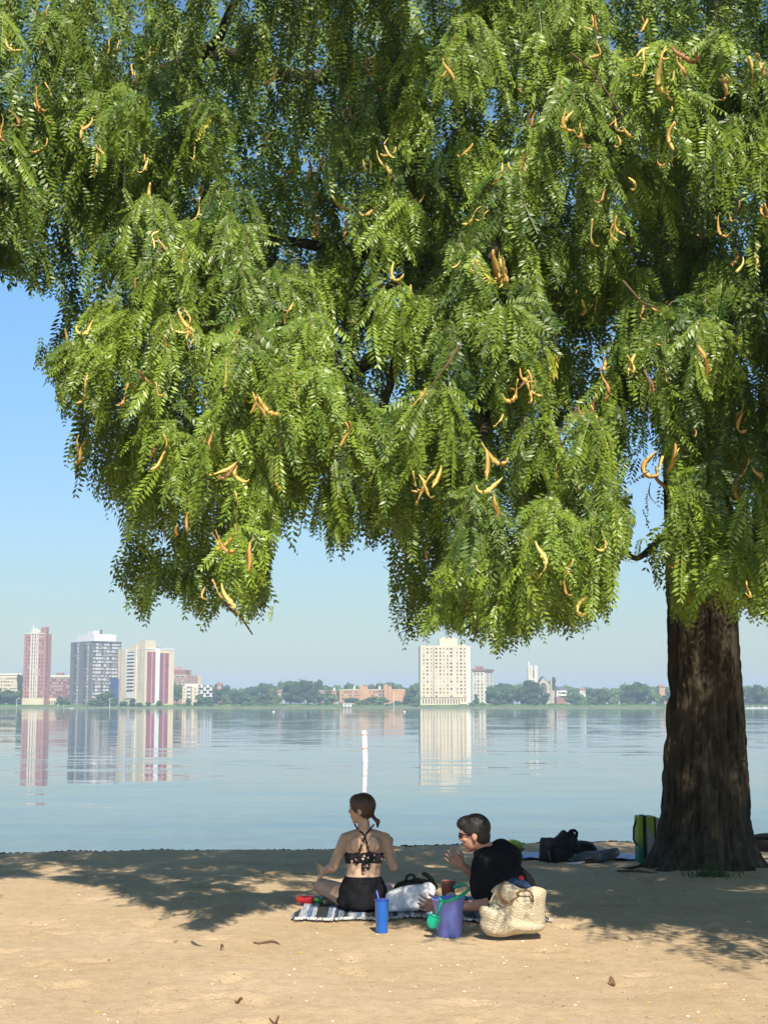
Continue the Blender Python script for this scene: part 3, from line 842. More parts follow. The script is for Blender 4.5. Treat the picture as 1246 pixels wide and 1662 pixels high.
# ------------------------------------------------------------------ far shore trees
def crown_mesh(seed, shape, nleaf=900, mat_='far_green'):
    rg = np.random.default_rng(seed); blobs = []
    nb = 14
    for i in range(nb):
        a = rg.uniform(0, 2 * PI); rr = rg.uniform(0.1, 0.62); z = rg.uniform(0.25, 0.86)
        if shape == 'cone': rr *= (1.0 - z); rad = 0.26 * (1.15 - z)
        elif shape == 'round': rr *= math.sqrt(max(0.05, 1 - (z - 0.55) ** 2 * 5)); rad = rg.uniform(0.17, 0.27)
        elif shape == 'bush': z *= 0.8; rad = rg.uniform(0.2, 0.32)
        else: rr *= 0.6; rad = rg.uniform(0.13, 0.22)
        blobs.append((0.5 * rr * math.cos(a) * 1.5, 0.5 * rr * math.sin(a) * 1.5, z, rad))
    V = np.zeros((nleaf * 4, 3))
    for i in range(nleaf):
        bx, by, bz, rad = blobs[i % nb]
        d = rg.normal(size=3); d /= np.linalg.norm(d); d[2] = abs(d[2]) * 0.9 if rg.random() < 0.75 else d[2]
        p = np.array([bx, by, bz]) + d * rad * np.array([1, 1, 0.75]) * rg.uniform(0.75, 1.22)
        nrm = d + rg.normal(size=3) * 0.5; nrm /= np.linalg.norm(nrm)
        t = np.cross(nrm, rg.normal(size=3)); t /= np.linalg.norm(t); q = np.cross(nrm, t); s_ = rg.uniform(0.025, 0.065)
        V[i * 4:(i + 1) * 4] = [p - t * s_, p - q * s_ * 0.8, p + t * s_, p + q * s_ * 0.8]
    # closed inner lumps so that the crown is not see-through
    me = quads_np('crown', V, nleaf, M[mat_])
    b = MB(); 
    for (bx, by, bz, rad) in blobs: b.ell((bx, by, bz), (rad * 0.84, rad * 0.84, rad * 0.62), None, 9, 6)
    Vv = [tuple(x) for x in V] + [tuple(x) for x in b.V]
    Ff = [tuple(range(i * 4, i * 4 + 4)) for i in range(nleaf)] + [tuple(q + nleaf * 4 for q in f) for f in b.F]
    return mkmesh('crown', Vv, Ff, M[mat_])
CR = {'round': [crown_mesh(i, 'round') for i in range(4)] , 'cone': [crown_mesh(20, 'cone', 700, 'far_dark'), crown_mesh(21, 'cone', 700, 'far_dark')],
      'bush': [crown_mesh(30 + i, 'bush', 500) for i in range(2)], 'tall': [crown_mesh(40 + i, 'tall', 700) for i in range(2)],
      'dark': [crown_mesh(50 + i, 'round', 900, 'far_dark') for i in range(2)], 'yellow': [crown_mesh(60, 'round', 800, 'far_yellow')]}
b = MB(); b.tube([(0, 0, -0.05), (0.005, 0, 0.2), (-0.01, 0, 0.5)], [0.028, 0.02, 0.012], 6); TRK = b.mesh('trunk', M['twig'])
SEG = [(-60, 36, 'left of the pink tower'), (36, 113, 'below the pink tower'), (113, 191, 'below the grey tower'), (191, 283, 'below the burgundy tower'),
       (283, 345, 'by the twin-wing building'), (345, 430, 'right of the stepped building'), (430, 516, 'further left of the orange building'),
       (516, 600, 'by the orange building, left half'), (600, 682, 'by the orange building, right half'), (682, 765, 'below the wide cream tower'),
       (765, 855, 'between cream block and church'), (855, 905, 'in front of the church'), (905, 1000, 'right of the church'), (1000, 1085, 'left of the big trunk'), (1085, 1205, 'behind the big trunk'), (1205, 1400, 'right of the big trunk')]
trees = []
def ft(px, top, wpx, D, kind): trees.append((px, top, wpx, D, kind))
tr = random.Random(11)
prof = [(-60, 1112), (0, 1114), (30, 1118), (36, 1128), (110, 1128), (113, 1138), (190, 1138), (192, 1143), (283, 1143), (284, 1122), (300, 1124), (335, 1128), (345, 1106), (375, 1108), (400, 1111), (450, 1106), (480, 1102), (520, 1101), (545, 1106), (570, 1108), (600, 1108), (620, 1104), (650, 1106), (682, 1107), (765, 1107), (800, 1103), (850, 1104), (880, 1108), (900, 1107), (950, 1110), (1000, 1110), (1035, 1104), (1085, 1110), (1200, 1112), (1246, 1108), (1340, 1108)]
def tp(px): return float(np.interp(px, [p[0] for p in prof], [p[1] for p in prof]))
# back row
px = -50.0
while px < 1330:
    w = tr.uniform(20, 36)
    if not (34 < px < 283 or 290 < px < 338 or 683 < px < 768):
        ft(px, tp(px) + tr.uniform(-1, 6), w, tr.uniform(1240, 1300), tr.choice(['round', 'round', 'dark', 'round']))
    px += w * 0.62
# middle row
px = -50.0
while px < 1330:
    w = tr.uniform(14, 26)
    if not (36 < px < 283 or 293 < px < 325 or 545 < px < 664 or 683 < px < 803 or 868 < px < 925):
        ft(px, tp(px) + tr.uniform(8, 20), w, tr.uniform(1120, 1145), tr.choice(['round', 'dark', 'round', 'tall', 'bush', 'dark', 'yellow' if tr.random() < .35 else 'round']))
    px += w * 0.7
# shrubs along the edge
px = 290.0
while px < 1330:
    w = tr.uniform(7, 15)
    if not (554 < px < 573 or 684 < px < 760):
        ft(px, tr.uniform(1137, 1143), w, tr.uniform(1106, 1114), tr.choice(['bush', 'bush', 'yellow', 'dark']))
    px += w * 1.1
for a in ((12, 1117, 40, 1118, 'round'), (-12, 1116, 34, 1120, 'dark'), (32, 1094, 12, 1170, 'dark'), (98, 1126, 17, 1112, 'cone'), (105, 1130, 18, 1113, 'round'), (92, 1138, 12, 1112, 'bush'),
          (172, 1120, 32, 1108, 'round'), (158, 1134, 30, 1106, 'round'), (183, 1132, 20, 1106, 'dark'), (148, 1137, 16, 1106, 'bush'),
          (201, 1137, 13, 1103, 'round'), (215, 1134, 12, 1103, 'dark'), (227, 1138, 10, 1103, 'bush'), (240, 1138, 9, 1103, 'round'), (259, 1137, 12, 1103, 'dark'),
          (287, 1108, 18, 1150, 'round'), (305, 1132, 9, 1108, 'dark'), (327, 1128, 20, 1110, 'round'), (440, 1118, 18, 1115, 'yellow'),
          (470, 1105, 30, 1125, 'dark'), (498, 1104, 30, 1118, 'dark'), (480, 1112, 26, 1112, 'dark'),
          (570, 1131, 30, 1115, 'round'), (590, 1131, 26, 1116, 'bush'), (605, 1129, 26, 1117, 'round'), (618, 1131, 24, 1115, 'round'), (645, 1137, 14, 1112, 'round'), (660, 1131, 16, 1115, 'dark'), (535, 1130, 22, 1120, 'round'),
          (772, 1121, 15, 1112, 'cone'), (798, 1113, 26, 1118, 'dark'), (822, 1118, 26, 1115, 'dark'), (845, 1112, 28, 1118, 'round'), (860, 1104, 40, 1135, 'dark'), (866, 1124, 26, 1115, 'dark'), (884, 1125, 20, 1114, 'dark'), (898, 1099, 22, 1260, 'dark'),
          (1035, 1103, 34, 1125, 'round'), (1020, 1112, 26, 1120, 'dark'), (1232, 1112, 36, 1125, 'dark'), (690, 1130, 26, 1200, 'round')):
    ft(*a)
trees.sort(key=lambda t: t[0])
KN = {'round': 'broad green', 'dark': 'dark green', 'cone': 'dark conical', 'bush': 'low bushy', 'tall': 'narrow upright', 'yellow': 'yellow-green'}
cnt = {}
ORD = ['leftmost', 'second from left', 'third from left', 'fourth from left', 'fifth from left', 'sixth from left', 'seventh from left', 'eighth from left', 'ninth from left', 'tenth from left', 'eleventh from left', 'twelfth from left']
for (px, top, wpx, D, kind) in trees:
    c = U(px, 1150, D); z0 = 0.9; H = U(px, top, D).z - z0; Wd = wpx * D / F
    seg = next((s_[2] for s_ in SEG if s_[0] <= px < s_[1]), 'at the far right')
    size = 'tall' if H > 15 else ('mid-sized' if H > 8 else 'small')
    kk = (seg, size, kind); n = cnt.get(kk, 0); cnt[kk] = n + 1
    lab = f"{size} {KN[kind]} tree {seg}, {ORD[min(n, 11)]}"
    t = thing('shore_tree' if kind != 'bush' else 'shore_bush', lab.replace('tree', 'bush') if kind == 'bush' else lab, 'tree' if kind != 'bush' else 'bush', (c.x, D, z0), tr.uniform(0, 6.28), 'trees along the far shore' if kind != 'bush' else 'bushes along the far shore')
    me = tr.choice(CR[kind]); f = 1.0
    o = link('crown', me, t); o.scale = (Wd / 1.05, Wd / 1.05, H)
    if kind == 'bush': o.location = (0, 0, -H * 0.12)
    o2 = link('trunk', TRK, t); o2.scale = (H, H, H)
#PART3
# ------------------------------------------------------------------ the big honey locust
TB = Vector((TRX, TRY, ground_z(TRX, TRY) + 0.0))
locust = thing('honey_locust_tree', 'big honey locust with drooping green leaves, tan seed pods and a dark furrowed trunk', 'tree', TB)
kt = 14.75 / F
# centre px, half width px by photo row
prof_t = [(1412, 1141, 102), (1402, 1141, 93), (1390, 1142, 86), (1375, 1143, 80), (1355, 1143.5, 75), (1330, 1144, 72), (1300, 1144.5, 70), (1250, 1144.5, 67), (1200, 1144.5, 64), (1150, 1144, 60.5), (1090, 1143, 57.5), (1030, 1141, 56), (960, 1138, 55), (880, 1135, 55), (800, 1132, 54), (740, 1128, 52), (680, 1122, 50), (620, 1117, 47), (560, 1112, 46), (500, 1108, 44), (440, 1104, 40), (380, 1108, 32), (300, 1120, 27), (200, 1140, 24), (80, 1160, 20), (-100, 1170, 15), (-350, 1165, 9), (-560, 1160, 3)]
rows_ = np.array([p[0] for p in prof_t], float)[::-1]; cxs = np.array([p[1] for p in prof_t], float)[::-1]; hws = np.array([p[2] for p in prof_t], float)[::-1]
nr, na = 330, 180
V = []
pys = np.r_[np.linspace(1414, 1300, 70), np.linspace(1299, 900, 160), np.linspace(896, -560, 100)]
for py in pys:
    c = U(float(np.interp(py, rows_, cxs)), py, TRY); hw = float(np.interp(py, rows_, hws)) * kt * 0.97
    zz = c.z
    for a_ in range(na):
        th = 2 * PI * a_ / na
        flare = max(0, (0.55 - (zz - TB.z)) / 0.55)
        lob = 0.10 * flare * flare * (math.sin(th * 5 + 0.8) + 0.6 * math.sin(th * 8 + 2.0))
        p0 = Vector((math.cos(th) * 2.2, math.sin(th) * 2.2, zz * 0.5))
        r0 = 0.014 * (mnoise.noise(p0 * 0.9))
        # furrowed bark ridges running up the trunk
        warp = 0.35 * mnoise.noise(Vector((math.cos(th) * 2, math.sin(th) * 2, zz * 0.9)))
        q = Vector((math.cos(th + warp) * 10.5, math.sin(th + warp) * 10.5, zz * 1.3))
        n1 = abs(mnoise.noise(q * 1.2)); n2 = abs(mnoise.noise(Vector((q.x * 2.7, q.y * 2.7, zz * 2.4 + 7))))
        rid = (0.036 * min(1, n1 * 3.0) + 0.016 * min(1, n2 * 3) - 0.035) * min(1, hw / 0.2)
        rr = hw * (1 + lob) + r0 * min(1, hw / 0.25) + rid
        V.append((c.x + math.cos(th) * rr - TB.x, TRY + math.sin(th) * rr * 0.95 - TB.y, zz - TB.z))
Fq = [(i * na + k, i * na + (k + 1) % na, (i + 1) * na + (k + 1) % na, (i + 1) * na + k) for i in range(len(pys) - 1) for k in range(na)]
link('trunk', mkmesh('trunk', V, Fq, M['bark'], True), locust)

LIMBS = []
def limb(pts, r0, r1, name='limb'):
    P = [Vector(p) for p in pts]; Q = []
    for i in range(len(P) - 1):
        p0, p1, p2, p3 = P[max(i - 1, 0)], P[i], P[i + 1], P[min(i + 2, len(P) - 1)]
        for t in np.linspace(0, 1, 6, endpoint=False):
            Q.append(0.5 * ((2 * p1) + (p2 - p0) * t + (2 * p0 - 5 * p1 + 4 * p2 - p3) * t * t + (3 * p1 - p0 - 3 * p2 + p3) * t ** 3))
    Q.append(P[-1]); n = len(Q)
    rs = [r0 + (r1 - r0) * (i / (n - 1)) ** 0.8 for i in range(n)]
    Q = [q + Vector((mnoise.noise(q * 1.7), mnoise.noise(q * 1.7 + Vector((5, 0, 0))), mnoise.noise(q * 1.7 + Vector((0, 9, 0))))) * 0.07 * min(1, i) for i, q in enumerate(Q)]
    b = MB(); b.tube([q - TB for q in Q], rs, 9); b.build(name, M['bark'], locust, True)
    LIMBS.append(Q); return Q
def T(px, py, D): return U(px, py, D)
limb([T(1085, 520, 14.7), T(1000, 478, 14.2), T(900, 492, 13.4), T(800, 430, 12.4), T(690, 440, 11.4), T(600, 500, 10.6)], 0.20, 0.04)
limb([T(1085, 430, 14.7), T(1030, 300, 14.2), T(960, 150, 13.6), T(900, 20, 13), T(830, -100, 12)], 0.16, 0.04)
limb([T(1120, 430, 14.7), T(1180, 300, 14.0), T(1240, 200, 13.0), T(1300, 100, 12)], 0.15, 0.04)
limb([T(1110, 330, 14.9), T(900, 180, 15.2), T(700, 90, 15.4), T(500, 120, 15), T(340, 90, 14.6), T(180, 150, 14.2), T(40, 200, 13.8)], 0.15, 0.04)
limb([T(900, 492, 13.4), T(760, 560, 12.4), T(640, 560, 11.8), T(540, 640, 11.2), T(420, 700, 10.6)], 0.10, 0.03)
limb([T(690, 440, 11.6), T(560, 400, 11.4), T(430, 400, 11.3), T(320, 460, 11.2), T(250, 500, 11.2)], 0.06, 0.02)
limb([T(830, 500, 12.8), T(800, 600, 11.2), T(790, 700, 10.2), T(760, 800, 9.6)], 0.07, 0.02)
limb([T(960, 150, 13.6), T(880, 240, 11.8), T(830, 330, 10.2), T(800, 420, 9.4)], 0.07, 0.02)
limb([T(1030, 300, 14.2), T(1000, 200, 12.5), T(960, 160, 11), T(930, 220, 9.8)], 0.08, 0.02)
limb([T(1140, 600, 14.6), T(1180, 640, 13.2), T(1210, 720, 12), T(1240, 700, 11)], 0.10, 0.03)
limb([T(1100, 860, 14.4), T(1070, 880, 13.8), T(1035, 905, 13.5), T(1010, 900, 13.2)], 0.045, 0.02)
limb([T(300, 110, 14.4), T(340, 70, 13.6), T(375, 30, 13), T(410, -30, 12.6)], 0.07, 0.03)
limb([T(420, 700, 10.6), T(380, 760, 10.2), T(330, 800, 10), T(250, 850, 11)], 0.04, 0.015)
limb([T(640, 560, 11.8), T(620, 650, 12.2), T(590, 750, 12.4), T(570, 830, 12.3)], 0.05, 0.015)
# knob scar on the trunk
b = MB(); kc = T(1196, 748, 14.5) - TB
b.ell(kc, (0.17, 0.15, 0.17), None, 20, 14); b.ell(kc + Vector((0.02, -0.10, -0.03)), (0.09, 0.07, 0.10), None, 12, 8)
b.build('branch_knob', M['bark'], locust, True)

# ---- leaf geometry
GR = np.array([0, 0, -1.0])
def unit(a): return a / np.maximum(np.linalg.norm(a, axis=-1, keepdims=True), 1e-9)
def leaves_np(P, Dv, Sv, L, pairs, rg, wide=0.33, fac=0.225, rachis=True):
    """pinnate leaves; P base, Dv direction, Sv side, L length (arrays)"""
    N = len(P); Dv = unit(Dv); Sv = unit(Sv - Dv * (Sv * Dv).sum(-1, keepdims=True)); Nv = np.cross(Dv, Sv)
    t = (np.arange(pairs) + 0.7) / pairs                         # (p)
    t = np.repeat(t, 2); sg = np.tile([-1.0, 1.0], pairs)        # (2p)
    K = 2 * pairs
    Lr = L[:, None, None]; tt = t[None, :, None]
    curve = (rg.uniform(-0.25, 0.25, (N, 1, 1)) * Sv[:, None] + rg.uniform(-0.15, 0.15, (N, 1, 1)) * Nv[:, None] + 0.18 * GR) * Lr * tt ** 2
    B0 = P[:, None] + Dv[:, None] * Lr * tt * (1 + rg.uniform(-.02, .02, (N, K, 1))) + curve
    ll = fac * Lr * (0.62 + 0.42 * np.sin(PI * np.clip(tt * 0.9 + 0.08, 0, 1))) * rg.uniform(0.8, 1.15, (N, K, 1))
    fold = rg.uniform(-0.15, 0.55, (N, 1, 1)) + rg.uniform(-0.2, 0.2, (N, K, 1))
    ang = rg.uniform(0.30, 0.75, (N, 1, 1)) + rg.uniform(-0.12, 0.12, (N, K, 1)) + 0.35 * (tt > 0.93)
    ld = unit(Sv[:, None] * sg[None, :, None] * np.cos(ang) + Dv[:, None] * np.sin(ang) + Nv[:, None] * fold + GR * 0.12)
    wv = unit(np.cross(ld, Nv[:, None] + rg.uniform(-0.45, 0.45, (N, K, 3)))) * ll * wide * 0.5
    Q = np.stack([B0, B0 + ld * ll * 0.48 + wv, B0 + ld * ll, B0 + ld * ll * 0.48 - wv], 2)   # N,K,4,3
    Q = Q.reshape(N, K * 4, 3)
    if rachis:
        e = P + Dv * L[:, None] + curve[:, -1]
        w_ = Sv * 0.0016
        Rq = np.stack([P - w_, P + w_, e + w_ * .6, e - w_ * .6], 1)
        Q = np.concatenate([Q, Rq], 1)
    return Q
def emit(name, Q, tint, mat_, parent, kind=None, off=None):
    N, m, _ = Q.shape
    V = Q.reshape(-1, 3) - (np.array(off) if off is not None else 0)
    o = link(name, quads_np(name, V, N * m // 4, mat_, np.repeat(tint, m)), parent)
    if kind: o['kind'] = kind
    return o

# outline of the crown in view (photo pixels), used to trim the leaf sprays
OUT = [(-400, 430), (0, 442), (40, 470), (60, 485), (105, 492), (112, 530), (60, 556), (42, 578), (58, 610), (85, 620), (105, 668), (125, 700), (118, 755), (130, 800), (165, 815), (180, 832), (212, 835), (200, 880), (172, 932), (200, 960), (228, 1012), (255, 975), (292, 970), (318, 1015), (345, 1028), (362, 990), (400, 1020), (420, 1015), (442, 965), (432, 920), (448, 872), (470, 905), (490, 925), (512, 880), (508, 830), (530, 800), (528, 870), (545, 912), (575, 880), (610, 898), (632, 860), (642, 900), (630, 950), (634, 1030), (660, 1052), (690, 1035), (705, 1018), (760, 1035), (800, 1052), (815, 1068), (840, 1045), (862, 1050), (880, 1020), (935, 1030), (960, 1010), (985, 1008), (1000, 930), (1012, 900), (1050, 930), (1075, 945), (1100, 1020), (1120, 1025), (1150, 965), (1185, 985), (1205, 1000), (1246, 1012), (1260, 1030), (1700, 1060), (1700, -500), (-400, -500)]
OP = np.array(OUT, float)
def inside(px, py, poly=OP):
    n = len(poly); r = np.zeros(px.shape, bool); j = n - 1
    for i in range(n):
        xi, yi = poly[i]; xj, yj = poly[j]
        c = ((yi > py) != (yj > py)) & (px < (xj - xi) * (py - yi) / (yj - yi + 1e-12) + xi)
        r ^= c; j = i
    return r
# sky windows: (cx, cy, rx, ry, keep probability)
HOLES = [(1048, 800, 36, 105, 0.03), (1042, 690, 30, 44, 0.08), (1035, 890, 26, 30, 0.3), (500, 850, 34, 55, 0.35), (516, 800, 20, 40, 0.2), (455, 880, 12, 60, 0.3), (1062, 610, 12, 30, 0.3), (1075, 880, 14, 40, 0.15), (950, 580, 22, 45, 0.3), (925, 690, 18, 50, 0.3), (1005, 560, 20, 60, 0.35), (640, 470, 22, 30, 0.3), (645, 640, 16, 60, 0.35), (700, 235, 18, 30, 0.35),
         (735, 250, 14, 30, 0.3), (350, 60, 14, 20, 0.3), (395, 25, 22, 18, 0.3), (270, 105, 22, 14, 0.3), (590, 285, 24, 18, 0.4), (1085, 395, 14, 26, 0.1), (1155, 420, 14, 36, 0.4), (1000, 330, 18, 24, 0.4), (880, 560, 16, 40, 0.4),
         (1195, 560, 10, 60, 0.3), (1208, 380, 20, 16, 0.4), (560, 760, 30, 26, 0.5), (400, 560, 14, 40, 0.5), (480, 840, 26, 30, 0.55), (885, 470, 26, 14, 0.2), (860, 700, 12, 30, 0.4), (130, 500, 10, 10, .4), (1200, 110, 22, 16, .4), (1222, 840, 12, 60, .3), (1235, 640, 14, 50, .4)]
def hole_keep(px, py, rg):
    k = np.ones(px.shape)
    for cx, cy, rx, ry, p in HOLES:
        r2 = ((px - cx) / rx) ** 2 + ((py - cy) / ry) ** 2
        k = np.where(r2 < 1, np.minimum(k, p), np.where(r2 < 1.7, np.minimum(k, 0.5 + 0.5 * p), k))
    return rg.random(px.shape) < k

# boughs near the camera side: (cx, cy, rx, ry, D nearest)
BO = [(-60, 250, 110, 180, 9.7), (-80, 60, 110, 110, 9.9), (-50, 370, 80, 60, 9.9), (-180, 300, 120, 130, 9.6), (-170, 100, 110, 110, 9.8), (1320, 150, 90, 120, 9.2), (1330, 400, 90, 120, 9.0), (1320, 640, 80, 120, 8.9), (1320, 870, 70, 120, 8.6), (1440, 300, 110, 160, 8.8), (1440, 600, 110, 150, 8.6), (1430, 860, 100, 120, 8.4),
      (45, 110, 120, 130, 10.8), (190, 260, 130, 110, 10.6), (150, 60, 130, 80, 11.8), (290, 190, 120, 90, 10.4), (60, 330, 110, 110, 12.4),
      (270, 400, 150, 90, 9.8), (350, 500, 130, 110, 9.5), (210, 480, 110, 100, 10.2), (390, 380, 70, 80, 10.4),
      (260, 640, 120, 100, 9.6), (360, 640, 110, 110, 8.9), (160, 640, 70, 90, 10.4), (330, 790, 110, 100, 9.2), (240, 740, 90, 80, 9.8), (420, 790, 70, 90, 9.0), (370, 930, 75, 95, 8.7), (420, 620, 90, 100, 9.1),
      (480, 640, 70, 110, 8.9), (545, 620, 55, 80, 8.9), (570, 700, 40, 60, 9.3), (490, 850, 40, 60, 9.3),
      (620, 230, 75, 70, 10.6), (640, 340, 70, 60, 10.6), (500, 470, 40, 70, 10.9), (690, 410, 80, 70, 10.0), 
      (760, 70, 90, 90, 9.6), (740, 180, 80, 80, 9.6), (850, 90, 90, 110, 9.4), (910, 230, 90, 90, 9.2), (800, 300, 80, 80, 9.8), (950, 80, 80, 90, 9.6), (960, 330, 90, 90, 9.4), (860, 400, 70, 70, 10.0),
      (1050, 60, 90, 90, 9.2), (1070, 200, 90, 90, 9.2), (1040, 320, 70, 60, 10), (1160, 80, 90, 80, 9.4), (1200, 280, 80, 110, 9.4), (1150, 200, 70, 80, 9.8), (1225, 460, 50, 90, 9.6), (1165, 470, 60, 60, 10.4),
      (770, 470, 90, 80, 9.6), (700, 570, 80, 100, 9.4), (800, 600, 90, 110, 9.0), (880, 560, 60, 80, 9.8), (760, 720, 90, 100, 8.9), (690, 750, 70, 90, 9.3), (830, 780, 100, 100, 8.8), (920, 800, 70, 110, 8.9), (825, 890, 95, 85, 8.5), (900, 930, 80, 90, 8.5), (840, 1000, 110, 60, 8.5), (960, 900, 40, 100, 8.8),
      (960, 640, 50, 110, 9.8), (1000, 700, 40, 80, 10), (1060, 560, 60, 80, 9.6), (1130, 580, 70, 80, 9.2), (1180, 640, 60, 70, 9.6), (1100, 700, 60, 70, 9.4), (1106, 800, 34, 80, 9.2), (1105, 930, 34, 80, 9.2), (1165, 860, 22, 60, 9.4), (1225, 860, 45, 110, 9.0), (1215, 960, 40, 60, 9.0), (1230, 700, 40, 90, 9.6), (1025, 885, 26, 40, 10.2), (980, 510, 60, 40, 10)]
def bough_twigs(n_per_area, rg):
    P = []; Dv = []; YL = []
    for (cx, cy, rx, ry, D0) in BO:
        D0 -= 0.35
        ns = max(3, int(n_per_area * rx * ry / 9)); n = ns * 9
        a = np.repeat(rg.uniform(0, 2 * PI, ns), 9); r = np.repeat(np.sqrt(rg.uniform(0, 1, ns)), 9)
        px = cx + rx * r * np.cos(a); py = cy + ry * r * np.sin(a)
        dome = 1 - np.sqrt(np.maximum(1 - r * r * 0.96, 0))
        D = D0 + dome * 1.15 * (rx / 100) + np.repeat(rg.exponential(0.42, ns), 9) + rg.normal(size=n) * 0.06
        px = px + rg.normal(size=n) * 9; py = py + rg.normal(size=n) * 7
        # origin sits above where the twig will hang
        p = U_np(px, py, D); p[:, 2] += np.repeat(rg.uniform(0.1, 0.3, ns), 9)
        out = np.stack([np.cos(a) * r * 0.8, -0.75 * np.ones(n), rg.uniform(0.1, 0.6, n)], -1) + rg.normal(size=(n, 3)) * np.array([0.62, 0.3, 0.25])
        P.append(p); Dv.append(out); YL.append(np.repeat(rg.uniform(-0.28, 0.30, ns), 9))
    return np.concatenate(P), unit(np.concatenate(Dv)), np.concatenate(YL)
TW = []
def twig_leaves(P, O, rg, nleaf, tl, LL, droop=1.0):
    """each twig arcs outwards then droops; leaves hang along it"""
    n = len(P); T_ = np.linspace(0.08, 1, nleaf)
    l = rg.uniform(*tl, n)[:, None, None]
    t = T_[None, :, None]
    pos = P[:, None] + O[:, None] * l * t * 0.75 * (1 - 0.35 * t) + GR * l * (0.9 * droop) * t ** 2
    tan = unit(O[:, None] * 0.75 * (1 - 0.7 * t) + GR * 1.8 * droop * t)
    s = np.cross(tan, rg.normal(size=(n, nleaf, 3))); s = unit(s)
    d = unit(tan * 0.55 + s * 0.42 + GR * 0.75 + rg.normal(size=(n, nleaf, 3)) * 0.26)
    outw = O[:, None] + rg.normal(size=(n, nleaf, 3)) * 0.42 + np.array([0, -0.35, 0.15])
    side = np.cross(d, outw)
    L = rg.uniform(*LL, (n, nleaf))
    pj = [inside(*[np.array(v_) for v_ in proj_np(pos[:, -1] + GR * 0.05 + np.array([dx_, 0, 0]))]) for dx_ in (-.06, .06)]
    okt = pj[0] & pj[1]
    hx, hy = proj_np(pos[:, nleaf // 2])
    for cx, cy, rx, ry, pk_ in HOLES:
        if pk_ < 0.36: okt &= ((hx - cx) / rx) ** 2 + ((hy - cy) / ry) ** 2 > 1.1
    for i in np.where(okt)[0]: TW.append((P[i], pos[i, nleaf // 3], pos[i, 2 * nleaf // 3], pos[i, -1])) if len(TW) < 2600 else None
    return pos.reshape(-1, 3), d.reshape(-1, 3), unit(side).reshape(-1, 3), L.reshape(-1)
def trim(P, D, Sd, L, tint, rg, inframe_only=False, tol=7, holes=True):
    tip = P + D * L[:, None] + GR * 0.15 * L[:, None]
    a, b_ = proj_np(tip); a0, b0 = proj_np(P)
    jx = rg.normal(size=len(P)) * tol; jy = rg.normal(size=len(P)) * tol
    k = inside(a + jx, b_ + jy) & inside(a0 + jx, b0 + jy)
    front = (P[:, 1] > 2)
    k &= front
    if holes: k &= hole_keep((a + a0) / 2, (b_ + b0) / 2, rg)
    return P[k], D[k], Sd[k], L[k], tint[k]

rg = np.random.default_rng(5)
P, O, YL = bough_twigs(0.0034, rg)
NL = 9
p, d, s_, L = twig_leaves(P, O, rg, NL, (0.14, 0.62), (0.11, 0.30))
tint = np.clip(0.45 + np.repeat(YL, NL) + rg.normal(size=len(p)) * 0.17, 0, 0.93)
tint = np.where(rg.random(len(p)) < 0.004, 1.0, tint)
p, d, s_, L, tint = trim(p, d, s_, L, tint, rg)
# the nearest leaves in the frame become leaves of their own
a_, b_ = proj_np(p + d * L[:, None] * .5)
vis = np.where((a_ > 0) & (a_ < 1246) & (b_ > 0) & (b_ < 1662))[0]
near = vis[np.argsort(p[vis, 1])[:300]]
LV = []
for i in range(6):
    rq = np.random.default_rng(100 + i)
    Q = leaves_np(np.zeros((1, 3)), np.array([[0, 0, -1.0]]), np.array([[1.0, 0, 0]]), np.array([1.0]), 11, rq, 0.33, 0.2)
    Vq = Q.reshape(-1, 3)
    LV.append(quads_np('leaf', Vq, len(Vq) // 4, M['leaf_obj']))
for i in near:
    z_ = -unit(d[i]); x_ = unit(s_[i] - z_ * (s_[i] @ z_)); y_ = np.cross(z_, x_)
    o = link('leaf', LV[int(i) % 6], locust)
    o.matrix_local = Matrix.Translation(Vector(p[i]) - TB) @ Matrix(((x_[0], y_[0], z_[0]), (x_[1], y_[1], z_[1]), (x_[2], y_[2], z_[2]))).to_4x4() @ Matrix.Scale(float(L[i]), 4)
keep = np.ones(len(p), bool); keep[near] = False
Q = leaves_np(p[keep], d[keep], s_[keep], L[keep], 12, rg)
emit('foliage', Q, tint[keep], M['leaf'], locust, 'stuff', TB)
nA = len(p)

# inner crown in view, larger and plainer leaves further in
def layer(n, D0, D1, nl, tl, LL, pairs, wide, name, seed, poly_ok=True):
    rg = np.random.default_rng(seed)
    px = rg.uniform(-60, 1320, n); py = rg.uniform(-60, 1060, n); D = rg.uniform(D0, D1, n)
    P = U_np(px, py, D); P[:, 2] += rg.uniform(0.1, 0.5, n)
    cl = np.array([mnoise.noise(Vector((x * 0.9, y * 0.9, z * 0.7))) for x, y, z in P])
    k = cl > -0.22
    P = P[k]; n = len(P)
    O = unit(rg.normal(size=(n, 3)) * np.array([1, 1, 0.3]) + np.array([0, -0.3, 0.1]))
    p, d, s_, L = twig_leaves(P, O, rg, nl, tl, LL)
    tint = np.clip(0.35 + rg.normal(size=len(p)) * 0.2, 0, 0.9)
    p, d, s_, L, tint = trim(p, d, s_, L, tint, rg, tol=5)
    Q = leaves_np(p, d, s_, L, pairs, rg, wide, 0.25, False)
    emit(name, Q, tint, M['leaf'], locust, 'stuff', TB); return len(p)
nB = layer(2500, 10.6, 12.6, 7, (0.3, 0.7), (0.18, 0.28), 8, 0.38, 'inner_foliage', 8)
nC = layer(2300, 12.8, 18.5, 7, (0.4, 0.9), (0.24, 0.36), 7, 0.42, 'inner_foliage', 9)

